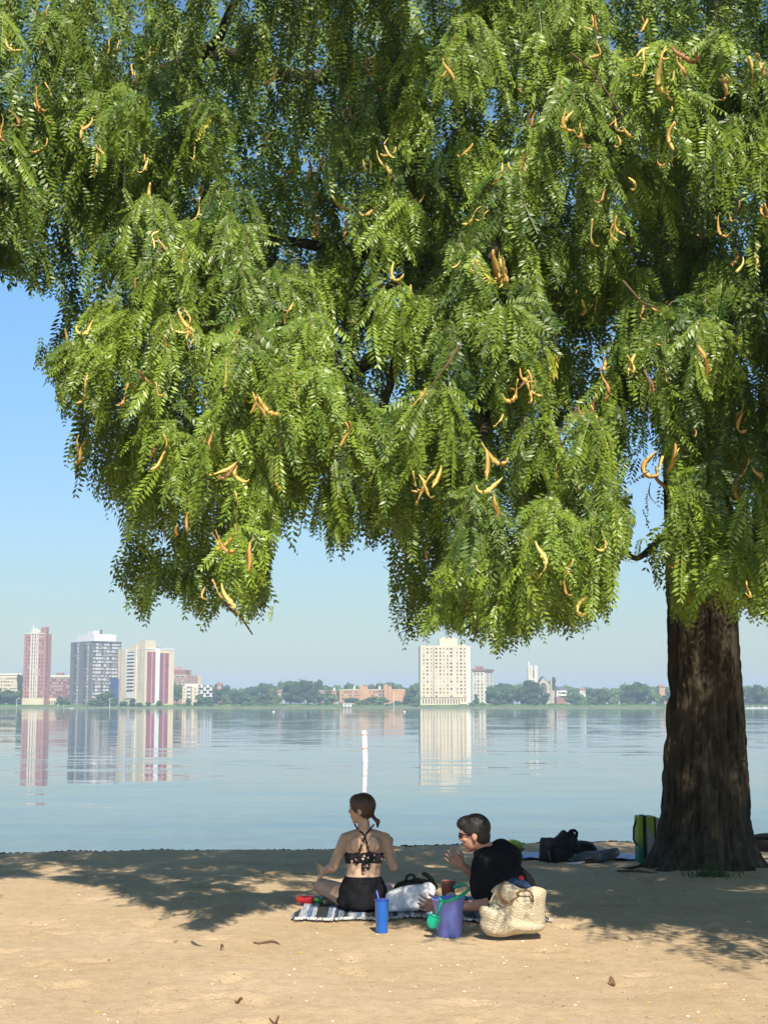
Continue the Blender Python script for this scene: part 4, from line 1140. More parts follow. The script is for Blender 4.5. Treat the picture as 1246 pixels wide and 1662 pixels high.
# crown beyond the frame: above, right, behind and over the camera side
rg = np.random.default_rng(12)
n = 9000
q = rg.normal(size=(n, 3)); q = unit(q) * (rg.uniform(0.45, 1, (n, 1)) ** 0.6)
P = np.array([3.2, 15.0, 6.3]) + q * np.array([8.3, 7.6, 6.6])
n2 = 2300; q2 = rg.normal(size=(n2, 3)); q2 = unit(q2) * (rg.uniform(0.1, 1, (n2, 1)) ** 0.5)
P2 = np.array([4.8, 8.0, 4.3]) + q2 * np.array([2.6, 2.9, 2.2])
n3 = 1200; q3 = rg.normal(size=(n3, 3)); q3 = unit(q3) * (rg.uniform(0.1, 1, (n3, 1)) ** 0.5)
P3 = np.array([-5.6, 11.6, 5.0]) + q3 * np.array([2.6, 2.6, 2.4])
n4 = 1500; q4 = rg.normal(size=(n4, 3)); q4 = unit(q4) * (rg.uniform(0.1, 1, (n4, 1)) ** 0.5)
P4 = np.array([-3.9, 10.4, 5.0]) + q4 * np.array([1.8, 3.2, 2.4])
n5 = 1100; q5 = unit(rg.normal(size=(n5, 3))) * (rg.uniform(0.1, 1, (n5, 1)) ** 0.5)
P5 = np.array([-0.35, 9.8, 8.5]) + q5 * np.array([1.5, 0.9, 1.6])
n6 = 700; q6 = unit(rg.normal(size=(n6, 3))) * (rg.uniform(0.1, 1, (n6, 1)) ** 0.5)
P6 = np.array([-4.8, 12.6, 8.0]) + q6 * np.array([2.3, 3.0, 2.2])
P = np.concatenate([P, P2, P3, P4, P6, P5]); q = np.concatenate([q, q2, q3, q4, q6, q5]); n = len(P); over = np.arange(n) >= n - n5
cl = np.array([mnoise.noise(Vector((x * 0.8, y * 0.8, z * 0.7))) for x, y, z in P])
a_, b_ = proj_np(P); b2 = proj_np(P + np.array([0, 0, -0.9]))[1]
infr = (a_ > -60) & (a_ < 1310) & (b2 > -60)
low = 2.7 + 0.5 * cl
k = (cl > -0.12) & (~infr) & (P[:, 2] > low + 0.6)
# keep the camera's own side open so that sunlight reaches the visible face
k &= ~((P[:, 1] < 9.6 + np.clip((P[:, 2] - 5.5) * 0.9, 0, 6)) & (P[:, 0] < 2.0) & (P[:, 0] > -2.4) & ~over)
P = P[k]; n = len(P)
O = unit(q[k] * np.array([1, 1, 0.4]) + rg.normal(size=(n, 3)) * 0.4)
p, d, s_, L = twig_leaves(P, O, rg, 6, (0.4, 0.9), (0.28, 0.42))
a_, b_ = proj_np(p + d * L[:, None])
kk = ~((a_ > -45) & (a_ < 1290) & (b_ > -45) & ((p[:, 1] < 10.5) | ~inside(a_, b_))); kk &= p[:, 2] > 1.9
p, d, s_, L = p[kk], d[kk], s_[kk], L[kk]
Q = leaves_np(p, d, s_, L, 5, rg, 0.42, 0.3, False)
emit('outer_foliage', Q, np.clip(0.4 + rg.normal(size=len(p)) * 0.2, 0, 0.9), M['leaf'], locust, 'stuff', TB)
print('leaves', nA, nB, nC, len(p))

# twigs (all thin shoots joined)
V = []; Fq = []
for (A, B_, C_, D_) in TW:
    base = len(V); pts = [A, B_, C_, D_]
    for j, pt in enumerate(pts):
        r_ = 0.0045 * (1 - j * 0.25)
        for a in (0, 2.09, 4.19): V.append((pt[0] - TB.x + r_ * math.cos(a), pt[1] - TB.y + r_ * math.sin(a) , pt[2] - TB.z))
    for j in range(3):
        for m_ in range(3): Fq.append((base + j * 3 + m_, base + j * 3 + (m_ + 1) % 3, base + j * 3 + 3 + (m_ + 1) % 3, base + j * 3 + 3 + m_))
o = link('twigs', mkmesh('twigs', V, Fq, M['twig']), locust); o['kind'] = 'stuff'
# bare twigs that show
for pts in ([(925, 85), (958, 112), (985, 150), (1010, 190), (1014, 215)], [(745, 560), (720, 600), (690, 640), (655, 680), (635, 690)], [(352, 960), (370, 985), (390, 1000), (410, 1030)], [(1010, 455), (1040, 490), (1075, 505), (1090, 490)], [(330, 690), (355, 705), (375, 740), (370, 770)], [(915, 740), (905, 700), (925, 690), (935, 660)]):
    Q_ = [T(x, y, 8.95 + 0.03 * i) - TB for i, (x, y) in enumerate(pts)]
    b = MB(); b.tube(Q_, [0.008, 0.0075, 0.006, 0.0045, 0.003][:len(Q_)], 6); b.build('twig', M['twig'], locust, True)

# ---- seed pods
def pod_mesh(seed):
    r = random.Random(seed); n = 12; L = 1.0; curl = r.uniform(0.8, 3.0); tw = r.uniform(-3.5, 3.5); V = []
    pos = Vector((0, 0, 0)); ang = -PI / 2 + r.uniform(-.3, .3); st = L / n
    for i in range(n + 1):
        t = i / n; w = 0.068 * math.sin(PI * min(1, max(0.03, t * 0.93 + 0.05))) ** 0.45; th = 0.013
        ang_ = ang + curl * t * t * 0.9 + 0.35 * math.sin(t * 7 + seed)
        d = Vector((math.cos(ang_), 0.35 * math.sin(t * 5 + seed * 2), math.sin(ang_))).normalized()
        if i: pos = pos + d * st
        a = tw * t + seed; nrm = d.orthogonal().normalized(); bn = d.cross(nrm)
        e = nrm * math.cos(a) + bn * math.sin(a); f = d.cross(e); wav = 0.02 * math.sin(t * 40)
        V += [pos + e * w, pos + f * (th + wav * .5), pos - e * w, pos - f * (th - wav * .5)]
    Fq = [(i * 4 + k, i * 4 + (k + 1) % 4, (i + 1) * 4 + (k + 1) % 4, (i + 1) * 4 + k) for i in range(n) for k in range(4)] + [(3, 2, 1, 0), (n * 4, n * 4 + 1, n * 4 + 2, n * 4 + 3)]
    return mkmesh('seed_pod', V, Fq, M['pod'], True)
PODS = [pod_mesh(i) for i in range(9)]
known = [(800, 405, .34), (815, 415, .26), (610, 90, .2), (325, 320, .2), (330, 300, .15), (265, 705, .24), (375, 740, .2), (150, 190, .2), (155, 235, .18), (60, 140, .2), (855, 600, .18), (840, 615, .2), (865, 625, .14), (560, 685, .15), (690, 630, .15), (1080, 75, .3), (1045, 80, .22), (930, 180, .2), (940, 200, .24), (780, 335, .16), (620, 430, .2), (450, 110, .18), (440, 215, .16), (630, 225, .18), (600, 260, .16), (520, 310, .26), (512, 345, .22), (350, 860, .18), (140, 715, .2), (1075, 740, .24), (1060, 770, .2), (1095, 720, .18), (1140, 905, .2), (1155, 915, .18), (1130, 900, .16), (1035, 905, .16), (1070, 960, .12), (1215, 745, .32), (690, 780, .2), (705, 765, .18), (680, 770, .14), (290, 505, .18), (258, 375, .16), (935, 470, .2), (955, 465, .18), (1195, 405, .18), (1225, 85, .24), (1170, 120, .18), (975, 590, .24), (965, 645, .2), (1000, 350, .14), (690, 295, .16), (225, 600, .14), (235, 250, .16), (560, 360, .18), (5, 50, .2), (640, 870, .14), (15, 175, .2), (75, 15, .16), (245, 75, .18), (300, 530, .16), (345, 700, .14), (385, 755, .2), (590, 110, .18), (570, 170, .14), (1030, 575, .2), (1045, 600, .16), (1190, 540, .16), (1205, 670, .18), (950, 700, .16), (720, 95, .16), (815, 265, .16), (855, 245, .14), (870, 180, .12), (1140, 370, .2), (1165, 350, .16), (1010, 205, .12), (1085, 250, .12), (1240, 330, .2), (420, 640, .14), (495, 255, .2), (540, 200, .2), (345, 940, .14), (470, 500, .14), (1050, 30, .16), (965, 25, .14)]
rp_ = random.Random(4)
known += [(rp_.uniform(0, 1246), rp_.uniform(0, 980), rp_.uniform(0.1, 0.22)) for _ in range(90)]
for (px, py, Lp) in list(known[:100]):
    known.append((px + rp_.uniform(-14, 14), py + rp_.uniform(-10, 16), Lp * rp_.uniform(.6, 1.0)))
known = known[:296]
np_ = 0
for (px, py, Lp) in known:
    if not inside(np.array([px]), np.array([py + 30.0]))[0]: continue
    best = min([D0 + 1.0 * (1 - math.sqrt(max(0, 1 - min(1, r2)))) for (cx, cy, rx, ry, D0) in BO for r2 in [((px - cx) / rx) ** 2 + ((py - cy) / ry) ** 2] if r2 < 1.0] or [11.5])
    c = T(px, py, best - 0.62 - rp_.uniform(-0.08, 0.22)) - TB
    o = link('seed_pod', PODS[np_ % 9], locust, c, (rp_.uniform(-.5, .5), rp_.uniform(-.6, .6), rp_.uniform(0, 6.28)))
    o.scale = (Lp * 1.15,) * 3; np_ += 1

# grass tuft at the foot of the trunk
c = U(1148, 1413, 14.0); c.z = ground_z(c.x, 13.9)
rgt = np.random.default_rng(3); n = 170
Pb = np.stack([rgt.normal(size=n) * 0.10, rgt.normal(size=n) * 0.07, np.zeros(n)], -1); hh = rgt.uniform(0.04, 0.13, n); ln = rgt.normal(size=(n, 3)) * 0.05
tip = Pb + np.stack([ln[:, 0], ln[:, 1], hh], -1); w_ = np.stack([np.full(n, 0.004), rgt.normal(size=n) * 0.003, np.zeros(n)], -1)
Q = np.stack([Pb - w_, Pb + w_, tip + w_ * .2, tip - w_ * .2], 1).reshape(-1, 3)
o = link('grass_tuft', quads_np('grass_tuft', Q, n, M['tuft'])); o.location = (c.x, 13.85, c.z - 0.005); tag(o, 'small dark green grass tuft at the foot of the trunk', 'grass', kind='stuff')
#PART4
# ------------------------------------------------------------------ materials for people and things
def skin(name, c):
    k = NT(name); v = k.coords('Object'); n = k.noise(v, 14, 3)
    k.l(k.ramp(n.outputs['Fac'], [(0.3, tuple(x * 0.9 for x in c)), (0.7, c)]), k.b.inputs['Base Color'])
    k.b.inputs['Roughness'].default_value = 0.5; k.b.inputs['Specular IOR Level'].default_value = 0.35
    k.b.inputs['Subsurface Weight'].default_value = 0.12; k.b.inputs['Subsurface Radius'].default_value = (0.02, 0.008, 0.004)
    return k.m
M['skin_w'] = skin('skin_light', (0.56, 0.36, 0.24)); M['skin_m'] = skin('skin_ruddy', (0.56, 0.29, 0.20))
def hair(name, a, b_, sc=(60, 60, 6)):
    k = NT(name); v = k.coords('Object', sc); n = k.noise(v, 1.0, 6, 0.7)
    k.l(k.ramp(n.outputs['Fac'], [(0.3, a), (0.7, b_)]), k.b.inputs['Base Color']); k.b.inputs['Roughness'].default_value = 0.5
    k.bump(n.outputs['Fac'], 0.8, 0.006); return k.m
M['hair_w'] = hair('hair_brown', (0.035, 0.018, 0.010), (0.095, 0.048, 0.026)); M['hair_m'] = hair('hair_dark', (0.008, 0.007, 0.006), (0.045, 0.038, 0.032))
M['black_cloth'] = mat('black_cloth', (0.012, 0.012, 0.014), 0.95, 0.3, 20, 0.003, 60, 0.1)
M['black_shiny'] = mat('black_plastic', (0.01, 0.01, 0.012), 0.25, 0.2, 10, spec=0.5)
k = NT('floral_cloth'); v = k.coords('Object'); vo = k.n('TexVoronoi'); vo.inputs['Scale'].default_value = 34; k.l(v, vo.inputs['Vector'])
pt = k.ramp(vo.outputs['Distance'], [(0.0, (1, 1, 1)), (0.28, (1, 1, 1)), (0.34, (0, 0, 0)), (1.0, (0, 0, 0))])
hs = k.n('SeparateXYZ'); k.l(vo.outputs['Color'], hs.inputs[0])
fc = k.ramp(hs.outputs[0], [(0.0, (0.75, 0.45, 0.40)), (0.35, (0.8, 0.7, 0.62)), (0.55, (0.35, 0.05, 0.05)), (0.75, (0.012, 0.012, 0.015)), (0.9, (0.05, 0.12, 0.06))], 'CONSTANT')
k.l(k.mix(pt, (0.012, 0.012, 0.015), fc), k.b.inputs['Base Color']); k.b.inputs['Roughness'].default_value = 0.9; M['floral'] = k.m

def W(px, py, D): return U(px, py, D)
def fingers(mb, wrist, dirv, side, r=0.0075, ln=0.075, curl=0.5, palm=0.085, sp=0.029):
    """palm + four unequal bent fingers + thumb from the side of the palm"""
    wrist = Vector(wrist); d = Vector(dirv).normalized(); s_ = Vector(side); s_ = (s_ - d * s_.dot(d)).normalized(); n = d.cross(s_)
    k0 = wrist + d * palm
    for t in (-1, -.33, .33, 1):
        mb.cap(wrist + s_ * t * 0.012, 0.016, k0 + s_ * t * sp, 0.0125, 8)
    for i, (t, l) in enumerate(((-1.0, 0.78), (-.36, .96), (.3, 1.0), (.95, .88))):
        b0 = k0 + s_ * t * sp; L = ln * l; a = b0 + (d * math.cos(curl * .5) + n * math.sin(curl * .5) + s_ * t * .10).normalized() * L * .5
        e = a + (d * math.cos(curl * 1.6) + n * math.sin(curl * 1.6) + s_ * t * .1).normalized() * L * .5
        mb.cap(b0, r * 1.15, a, r, 8); mb.cap(a, r, e, r * 0.82, 8)
    tb = wrist + d * 0.025 + s_ * 0.028; t1 = tb + (d * 0.55 + s_ * 0.8 + n * .3).normalized() * 0.04; t2 = t1 + (d * 0.9 + s_ * 0.35 + n * .4).normalized() * 0.032
    mb.cap(tb, 0.013, t1, 0.0105, 8); mb.cap(t1, 0.0105, t2, 0.009, 8)
def head(mb, c, fwd, up, hl, hw, hh):
    """hl half length, hw half width, hh half height; fwd/up unit vectors"""
    f = Vector(fwd).normalized(); u = Vector(up).normalized(); u = (u - f * u.dot(f)).normalized(); s_ = f.cross(u)
    rot = Matrix((f, s_, u)).transposed(); c = Vector(c)
    def q(a, b_, c_): return c + f * a * hl + s_ * b_ * hw + u * c_ * hh
    mb.ell(q(-.05, 0, .22), (hl * .95, hw, hh * .76), rot, 20, 14)          # skull
    mb.ell(q(.28, 0, -.35), (hl * .60, hw * .78, hh * .58), rot, 16, 12)     # face
    mb.ell(q(.55, 0, -.80), (hl * .24, hw * .40, hh * .17), rot, 12, 8)      # chin
    mb.ell(q(.80, 0, .22), (hl * .12, hw * .62, hh * .10), rot, 12, 8)       # brow
    mb.cap(q(.82, 0, .12), .009, q(.98, 0, -.17), .011, 10)                 # nose
    mb.ell(q(.90, 0, -.22), (.012, .016, .009), rot)
    mb.ell(q(.82, 0, -.46), (.012, .022, .007), rot); mb.ell(q(.80, 0, -.54), (.012, .020, .008), rot)   # lips
    for b_ in (-1, 1):
        mb.ell(q(.62, b_ * .55, -.18), (hl * .22, hw * .25, hh * .16), rot)  # cheeks
        mb.ell(q(-.08, b_ * .99, -.10), (.020, .010, .032), rot)            # ears
    return q, rot

# ------------------------------------------------------------------ blanket
BZ = 0.012
k = NT('striped_blanket'); v = k.coords('Object')
sx = k.n('SeparateXYZ'); k.l(v, sx.inputs[0])
ns = k.n('Mapping'); ns.inputs['Scale'].default_value = (90, 5, 1); k.l(v, ns.inputs[0]); nn = k.noise(ns.outputs[0], 1.0, 4, 0.7)
wv = k.n('Math', operation='MULTIPLY'); wv.inputs[1].default_value = 1.0 / 0.36; k.l(sx.outputs[0], wv.inputs[0])
fr = k.n('Math', operation='FRACT'); k.l(wv.outputs[0], fr.inputs[0])
base = k.ramp(fr.outputs[0], [(0.0, (0.62, 0.64, 0.68)), (0.16, (0.16, 0.24, 0.42)), (0.26, (0.62, 0.64, 0.68)), (0.34, (0.03, 0.035, 0.025)), (0.58, (0.25, 0.33, 0.48)), (0.66, (0.66, 0.68, 0.72)), (0.72, (0.05, 0.06, 0.09)), (0.80, (0.3, 0.38, 0.5)), (0.9, (0.04, 0.05, 0.04))], 'CONSTANT')
st = k.ramp(nn.outputs['Fac'], [(0.38, (0.25, 0.28, 0.33)), (0.6, (0.85, 0.85, 0.85))])
k.l(k.mix(1.0, base, st, 'MULTIPLY'), k.b.inputs['Base Color']); k.b.inputs['Roughness'].default_value = 0.95; k.bump(nn.outputs['Fac'], 0.6, 0.004)
M['blanket'] = k.m
bl = thing('picnic_blanket', 'blue, white and dark striped picnic blanket with white fringe under the two people', 'blanket', (0.1, 11.3, 0))
def front_y(x): return -0.36 + 0.07 * math.sin(x * 5 + 1) + 0.03 * math.sin(x * 17) - 0.12 * (1 if x > .35 else 0) * min(1, (x - .35) * 3)
V = []; nxb, nyb = 120, 46; x0b, x1b = -0.74, 1.10
for j in range(nyb + 1):
    for i in range(nxb + 1):
        x = x0b + (x1b - x0b) * i / nxb; fy = front_y(x); y = fy + (1.05 - fy) * j / nyb
        x += 0.03 * math.sin(y * 6)
        zz = ground_z(x + 0.1, y + 11.3) + BZ + 0.016 * abs(mnoise.noise(Vector((x * 5, y * 5, 1)))) + 0.010 * abs(mnoise.noise(Vector((x * 16, y * 9, 4))))
        V.append((x, y, zz))
Fq = [(j * (nxb + 1) + i, j * (nxb + 1) + i + 1, (j + 1) * (nxb + 1) + i + 1, (j + 1) * (nxb + 1) + i) for j in range(nyb) for i in range(nxb)]
me_ = mkmesh('cloth', V, Fq, M['blanket'], True); cl_o = link('cloth', me_, bl)
sd = cl_o.modifiers.new('t', 'SOLIDIFY'); sd.thickness = 0.006; sd.offset = -1
V = []; Fq = []; rf = random.Random(2)
for i in range(420):
    x = x0b + (x1b - x0b) * rf.random(); fy = front_y(x); l = rf.uniform(0.03, 0.07); dx = rf.uniform(-.02, .02); z0 = ground_z(x + .1, fy + 11.3) + 0.014
    a = len(V); w = 0.0028; V += [(x - w, fy + .005, z0 + .012), (x + w, fy + .005, z0 + .012), (x + dx + w, fy - l, z0 + .001), (x + dx - w, fy - l, z0 + .001), (x, fy + .005, z0 + .016), (x + dx, fy - l, z0 + .006)]
    Fq += [(a, a + 4, a + 5, a + 3), (a + 4, a + 1, a + 2, a + 5)]
o = link('fringe', mkmesh('fringe', V, Fq, mat('fringe', (0.72, 0.70, 0.66), 0.95)), bl); o['kind'] = 'stuff'

# ------------------------------------------------------------------ woman
WD = 11.4
wo_ = thing('person', 'woman in floral halter top and black shorts sitting cross-legged, back turned, brown ponytail', 'person', (W(588, 1470, WD).x, WD, 0.02))
wl = wo_.location.copy()
def P_(px, py, D): return W(px, py, D) - wl
b = MB()
torso = [(1474, 588, .165, .12), (1462, 588, .18, .135), (1448, 588, .172, .13), (1434, 588.5, .152, .115), (1421, 589, .130, .098), (1408, 590, .130, .094), (1394, 591, .140, .098), (1380, 591.5, .150, .102), (1368, 592, .158, .098), (1358, 592, .150, .082), (1350, 592, .10, .062), (1345, 591.5, .06, .05)]
b.loft([(P_(cx, py, WD + 0.02 + 0.0009 * (1421 - py)), a, d_) for (py, cx, a, d_) in torso])
b.cap(P_(592, 1352, WD + .06), .050, P_(589.5, 1333, WD + .085), .046)
Ls, Rs = P_(561, 1362, WD + .06), P_(624, 1362, WD + .06)
b.cap(P_(580, 1356, WD + .06), .050, Ls, .050); b.cap(P_(604, 1356, WD + .06), .050, Rs, .050)
Le, Lw = P_(540, 1408, WD - .02), P_(527, 1413, WD + .22)
b.cap(Ls, .051, Le, .039); b.cap(Le, .040, Lw, .026); 
fingers(b, Lw, P_(513, 1409, WD + .30) - Lw, (0.1, 0.3, -1), curl=-0.2, palm=.055, ln=.075, sp=.034)
Re, Rw = P_(639, 1408, WD + .02), P_(631, 1374, WD + .24)
b.cap(Rs, .052, Re, .038); b.cap(Re, .038, Rw, .026)
fingers(b, Rw, (-.1, .3, 1), (-1, .2, 0), curl=.9, palm=.045, ln=.045)
# shoulder blades
b.ell(P_(579, 1371, WD - .055), (.048, .020, .06)); b.ell(P_(606, 1371, WD - .055), (.048, .020, .06))
Lh, Rh = P_(566, 1456, WD + .05), P_(610, 1456, WD + .05)
Lk, Rk = P_(523, 1438, WD + .36), P_(641, 1446, WD + .52)
b.cap(Lh, .095, Lk, .062); b.cap(Lk, .060, P_(556, 1454, WD + .58), .040); b.cap(P_(556, 1454, WD + .58), .036, P_(578, 1460, WD + .60), .028)
b.cap(Rh, .095, Rk, .060); b.cap(Rk, .058, P_(600, 1452, WD + .66), .040); b.cap(P_(600, 1452, WD + .66), .036, P_(560, 1462, WD + .42), .028)
b.cap(P_(545, 1464, WD + .36), .030, P_(528, 1464, WD + .30), .022)
wf = Vector((-0.96, 0.28, -0.04)); wu = Vector((-.04, 0, 1))
q_, rot_ = head(b, P_(586.5, 1313, WD + .09), wf, wu, .098, .073, .112)
wbody = remesh(b, 'body', 0.005, 4, [M['skin_w']]); link('body', wbody, wo_)
bvh = BVHTree.FromPolygons([v_.co.copy() for v_ in wbody.vertices], [tuple(p_.vertices) for p_ in wbody.polygons])
# hair with ponytail
b = MB()
hq = lambda a, b_, c_: q_(a, b_, c_)
b.ell(hq(-.16, 0, .26), (.100, .086, .094), rot_, 20, 14); b.ell(hq(.22, 0, .52), (.070, .074, .058), rot_, 16, 10); b.ell(hq(-.42, 0, -.10), (.062, .074, .066), rot_, 16, 10)
b.ell(hq(-.70, 0, -.22), (.030, .034, .030), rot_, 12, 8)
c0 = P_(607, 1328, WD + .075); c1 = P_(613, 1333, WD + .07); c2 = P_(612.5, 1342, WD + .06)
b.cap(hq(-.82, 0, -.30), .016, c0, .014); b.cap(c0, .014, c1, .019); b.cap(c1, .019, c2, .009)
link('hair', remesh(b, 'hair', 0.006, 3, [M['hair_w']]), wo_)
b = MB(); b.ell(c0, (.014, .014, .014)); b.build('hair_tie', M['black_cloth'], wo_, True)
b = MB()
for s_ in (-.42, .42): b.ell(hq(.80, s_, .05), (.006, .008, .004), rot_, 8, 6)
b.build('eyes', M['black_shiny'], wo_, True)
b = MB()
for s_ in (-.42, .42): b.cap(hq(.90, s_ * .6, .24), .003, hq(.84, s_ * 1.5, .25), .003, 6)
b.build('eyebrows', M['hair_w'], wo_, True)
# ring bracelet seen at the wrist
b = MB(); ax = (Lw - Le).normalized(); a_1 = ax.orthogonal().normalized(); a_2 = ax.cross(a_1)
cc = Lw + (Vector((0, 0, 0)))
b.tube([cc + (a_1 * math.cos(t) + a_2 * math.sin(t)) * .027 for t in np.linspace(0, 2 * PI, 16)], .003, 5, cap=False); b.build('bracelet', mat('silver', (0.7, 0.7, 0.72), 0.25, spec=0.8), wo_, True)
# clothes
def on_back(px, py, off=0.004, D=WD):
    o_ = Vector((0, 0, CAMZ)) - wl; d_ = (P_(px, py, D) - o_).normalized()
    h = bvh.ray_cast(o_, d_)
    return (h[0] - d_ * off) if h[0] else P_(px, py, D)
def strip(pts, w, th, name, m_, parent):
    b = MB(); b.tube(pts, w, 6, th / w); return b.build(name, m_, parent, True)
def ribbon(b, pts, w, th=0.35):
    """flat band: tube squashed towards the camera"""
    V = []; n = 8; P = [Vector(p) for p in pts]; m = len(P)
    for i, p in enumerate(P):
        t = (P[min(i + 1, m - 1)] - P[max(i - 1, 0)]).normalized(); y = Vector((0, -1, 0)); y = (y - t * y.dot(t)).normalized(); x = t.cross(y)
        ww = w[i] if isinstance(w, (list, tuple)) else w
        for k_ in range(n):
            a = 2 * PI * k_ / n; V.append(p + x * math.cos(a) * ww + y * math.sin(a) * ww * th)
    b.add(V, [(i * n + k_, i * n + (k_ + 1) % n, (i + 1) * n + (k_ + 1) % n, (i + 1) * n + k_) for i in range(m - 1) for k_ in range(n)] + [tuple(range(n - 1, -1, -1)), tuple((m - 1) * n + k_ for k_ in range(n))])
top = MB()
# band: ring around the chest between rows 1380 and 1397
V = []; nb_ = 40
for (py, ex) in ((1398, .000), (1396, .007), (1389, .008), (1382, .008), (1380, .000)):
    pass
def chest_ring(py, e, sag=0):
    z = P_(592, py, WD).z; R_ = []
    c = P_(592, py, WD + 0.02 + 0.0009 * (1421 - py))
    for k_ in range(48):
        a = 2 * PI * k_ / 48; d_ = Vector((math.cos(a), math.sin(a), 0)); zz = c.z + sag * (d_.x ** 2)
        h = bvh.ray_cast(Vector((c.x, c.y, zz)) + d_ * .0, d_)
        rr = min((h[0] - Vector((c.x, c.y, zz))).length if h[0] else .14, .165)
        R_.append(Vector((c.x, c.y, zz)) + d_ * (rr + e))
    return R_
rings = [chest_ring(1399, -.002, -.012), chest_ring(1397, .006, -.012), chest_ring(1390, .008, -.008), chest_ring(1384, .006, .0), chest_ring(1382, -.002, .0)]
V = [v_ for r_ in rings for v_ in r_]
top.add(V, [(i * 48 + k_, i * 48 + (k_ + 1) % 48, (i + 1) * 48 + (k_ + 1) % 48, (i + 1) * 48 + k_) for i in range(4) for k_ in range(48)])
top.build('bikini_band', M['floral'], wo_, True)
b = MB()
ribbon(b, [on_back(px, py, .005) for px, py in ((575, 1337), (578, 1342), (583, 1348), (589, 1353), (592, 1358), (594, 1366), (597, 1374), (600, 1384))], .0065); b.build('strap', M['floral'], wo_, True)
b = MB()
ribbon(b, [on_back(px, py, .007) for px, py in ((607, 1338), (602, 1344), (597, 1350), (592, 1356), (590, 1362), (587, 1370), (584, 1378), (581, 1385))], .0065); b.build('strap', M['floral'], wo_, True)
b = MB()
kx = on_back(590, 1387, .012)
b.ell(kx, (.020, .012, .016)); 
ribbon(b, [kx, on_back(584, 1388, .018), on_back(577, 1391, .018), on_back(575, 1397, .016)], [.008, .016, .018, .008])
ribbon(b, [kx, on_back(596, 1386, .018), on_back(603, 1388, .018), on_back(605, 1394, .014)], [.008, .016, .017, .008])
ribbon(b, [kx, on_back(583, 1395, .014), on_back(577, 1402, .012)], [.008, .014, .015])
ribbon(b, [kx, on_back(589, 1398, .014), on_back(589.5, 1408, .012), on_back(589, 1418, .012)], [.008, .012, .015, .010])
ribbon(b, [kx, on_back(594, 1396, .014), on_back(597, 1404, .012), on_back(597, 1411, .012)], [.008, .013, .015, .010])
b.build('bow', M['floral'], wo_, True)
b = MB()
b.loft([(P_(cx, py, WD + 0.02 + 0.0009 * (1421 - py)), a, d_) for (py, cx, a, d_) in [(1474, 588, .165, .13), (1468, 588, .182, .145), (1455, 588.5, .182, .145), (1442, 589, .182, .138), (1430, 589, .158, .120), (1421.5, 589, .136, .104)]])
b.cap(P_(567, 1455, WD + .06), .092, P_(557, 1452, WD + .17), .085); b.cap(P_(609, 1455, WD + .06), .092, P_(618, 1453, WD + .18), .085)
b.ell(P_(553, 1448, WD + .05), (.025, .05, .03)); b.ell(P_(551, 1461, WD + .02), (.025, .05, .03))
b.ell(P_(590, 1432, WD - .10), (.05, .02, .02)); b.ell(P_(575, 1440, WD - .12), (.02, .02, .06)); b.ell(P_(604, 1442, WD - .12), (.02, .02, .055))
link('shorts', remesh(b, 'shorts', 0.0065, 3, [M['black_cloth']]), wo_)

# ------------------------------------------------------------------ man
MD = 10.85
ma = thing('person', 'man in black T-shirt and sunglasses propped on his elbow, facing left behind the bucket', 'person', (W(800, 1480, MD).x, MD, 0.02))
ml = ma.location.copy()
def Q_(px, py, D): return W(px, py, D) - ml
neckb = Q_(789, 1379, MD + .10)
b = MB()
mf = Vector((-.97, .16, -.16)); mu_ = Vector((-.16, 0.0, 1))
qm, rotm = head(b, Q_(769, 1353.5, MD + .10), mf, mu_, .108, .082, .128)
b.cap(neckb, .062, Q_(776, 1362, MD + .10), .058)
nS, fS = Q_(782, 1402, MD - .02), Q_(813, 1378, MD + .22)
nE, nW = Q_(781, 1470, MD - .04), Q_(711, 1471, MD + .02)
b.cap(nS, .058, nE, .044); b.cap(nE, .044, nW, .028)
fingers(b, nW, (-1, .02, .12), (0, -.3, 1), curl=.5, palm=.065, ln=.10, r=.0095, sp=.040)
fE, fW = Q_(768, 1420, MD + .36), Q_(750, 1404, MD + .34)
b.cap(fS, .055, fE, .040); b.cap(fE, .040, fW, .028)
fingers(b, fW, (-1, .05, .75), (.5, -.2, 1), curl=.35, palm=.07, ln=.085, r=.0088, sp=.038)
hip = Q_(836, 1450, MD + .20)
b.cap(Q_(800, 1402, MD + .14), .09, hip, .11)
b.cap(hip, .11, Q_(800, 1450, MD + .62), .07); b.cap(Q_(800, 1450, MD + .62), .06, Q_(850, 1462, MD + .80), .042); b.cap(Q_(850, 1462, MD + .80), .04, Q_(868, 1464, MD + .74), .028)
link('body', remesh(b, 'body', 0.005, 3, [M['skin_m']]), ma)
b = MB()
b.ell(qm(-.18, 0, .34), (.112, .094, .102), rotm, 20, 14); b.ell(qm(.32, 0, .66), (.082, .080, .056), rotm, 16, 10); b.ell(qm(-.52, 0, -.12), (.062, .078, .086), rotm, 16, 10)
b.ell(qm(-.12, 0.0, .12), (.060, .091, .058), rotm, 14, 10)
rh = random.Random(8)
for i in range(90):
    a = rh.uniform(-1, .62); c_ = rh.uniform(.3, 1.0); s_ = rh.choice((-1, 1)) * math.sqrt(max(0, 1 - c_ * c_ * .9)) * rh.uniform(.6, 1.0)
    rr = math.sqrt(max(.02, 1.12 - (a + .1) ** 2 - (s_ * .8) ** 2)); b.ell(qm(a, s_ * .98, .18 + rr * .82), (rh.uniform(.010, .022), rh.uniform(.009, .016), rh.uniform(.008, .016)), rotm, 7, 5)
link('hair', remesh(b, 'hair', 0.0055, 2, [M['hair_m']]), ma)
b = MB()
for s_ in (-.48, .48):
    b.ell(qm(.93, s_, .06), (.010, .026, .020), rotm, 12, 8)
b.cap(qm(.98, -.2, .10), .003, qm(.98, .2, .10), .003, 6)
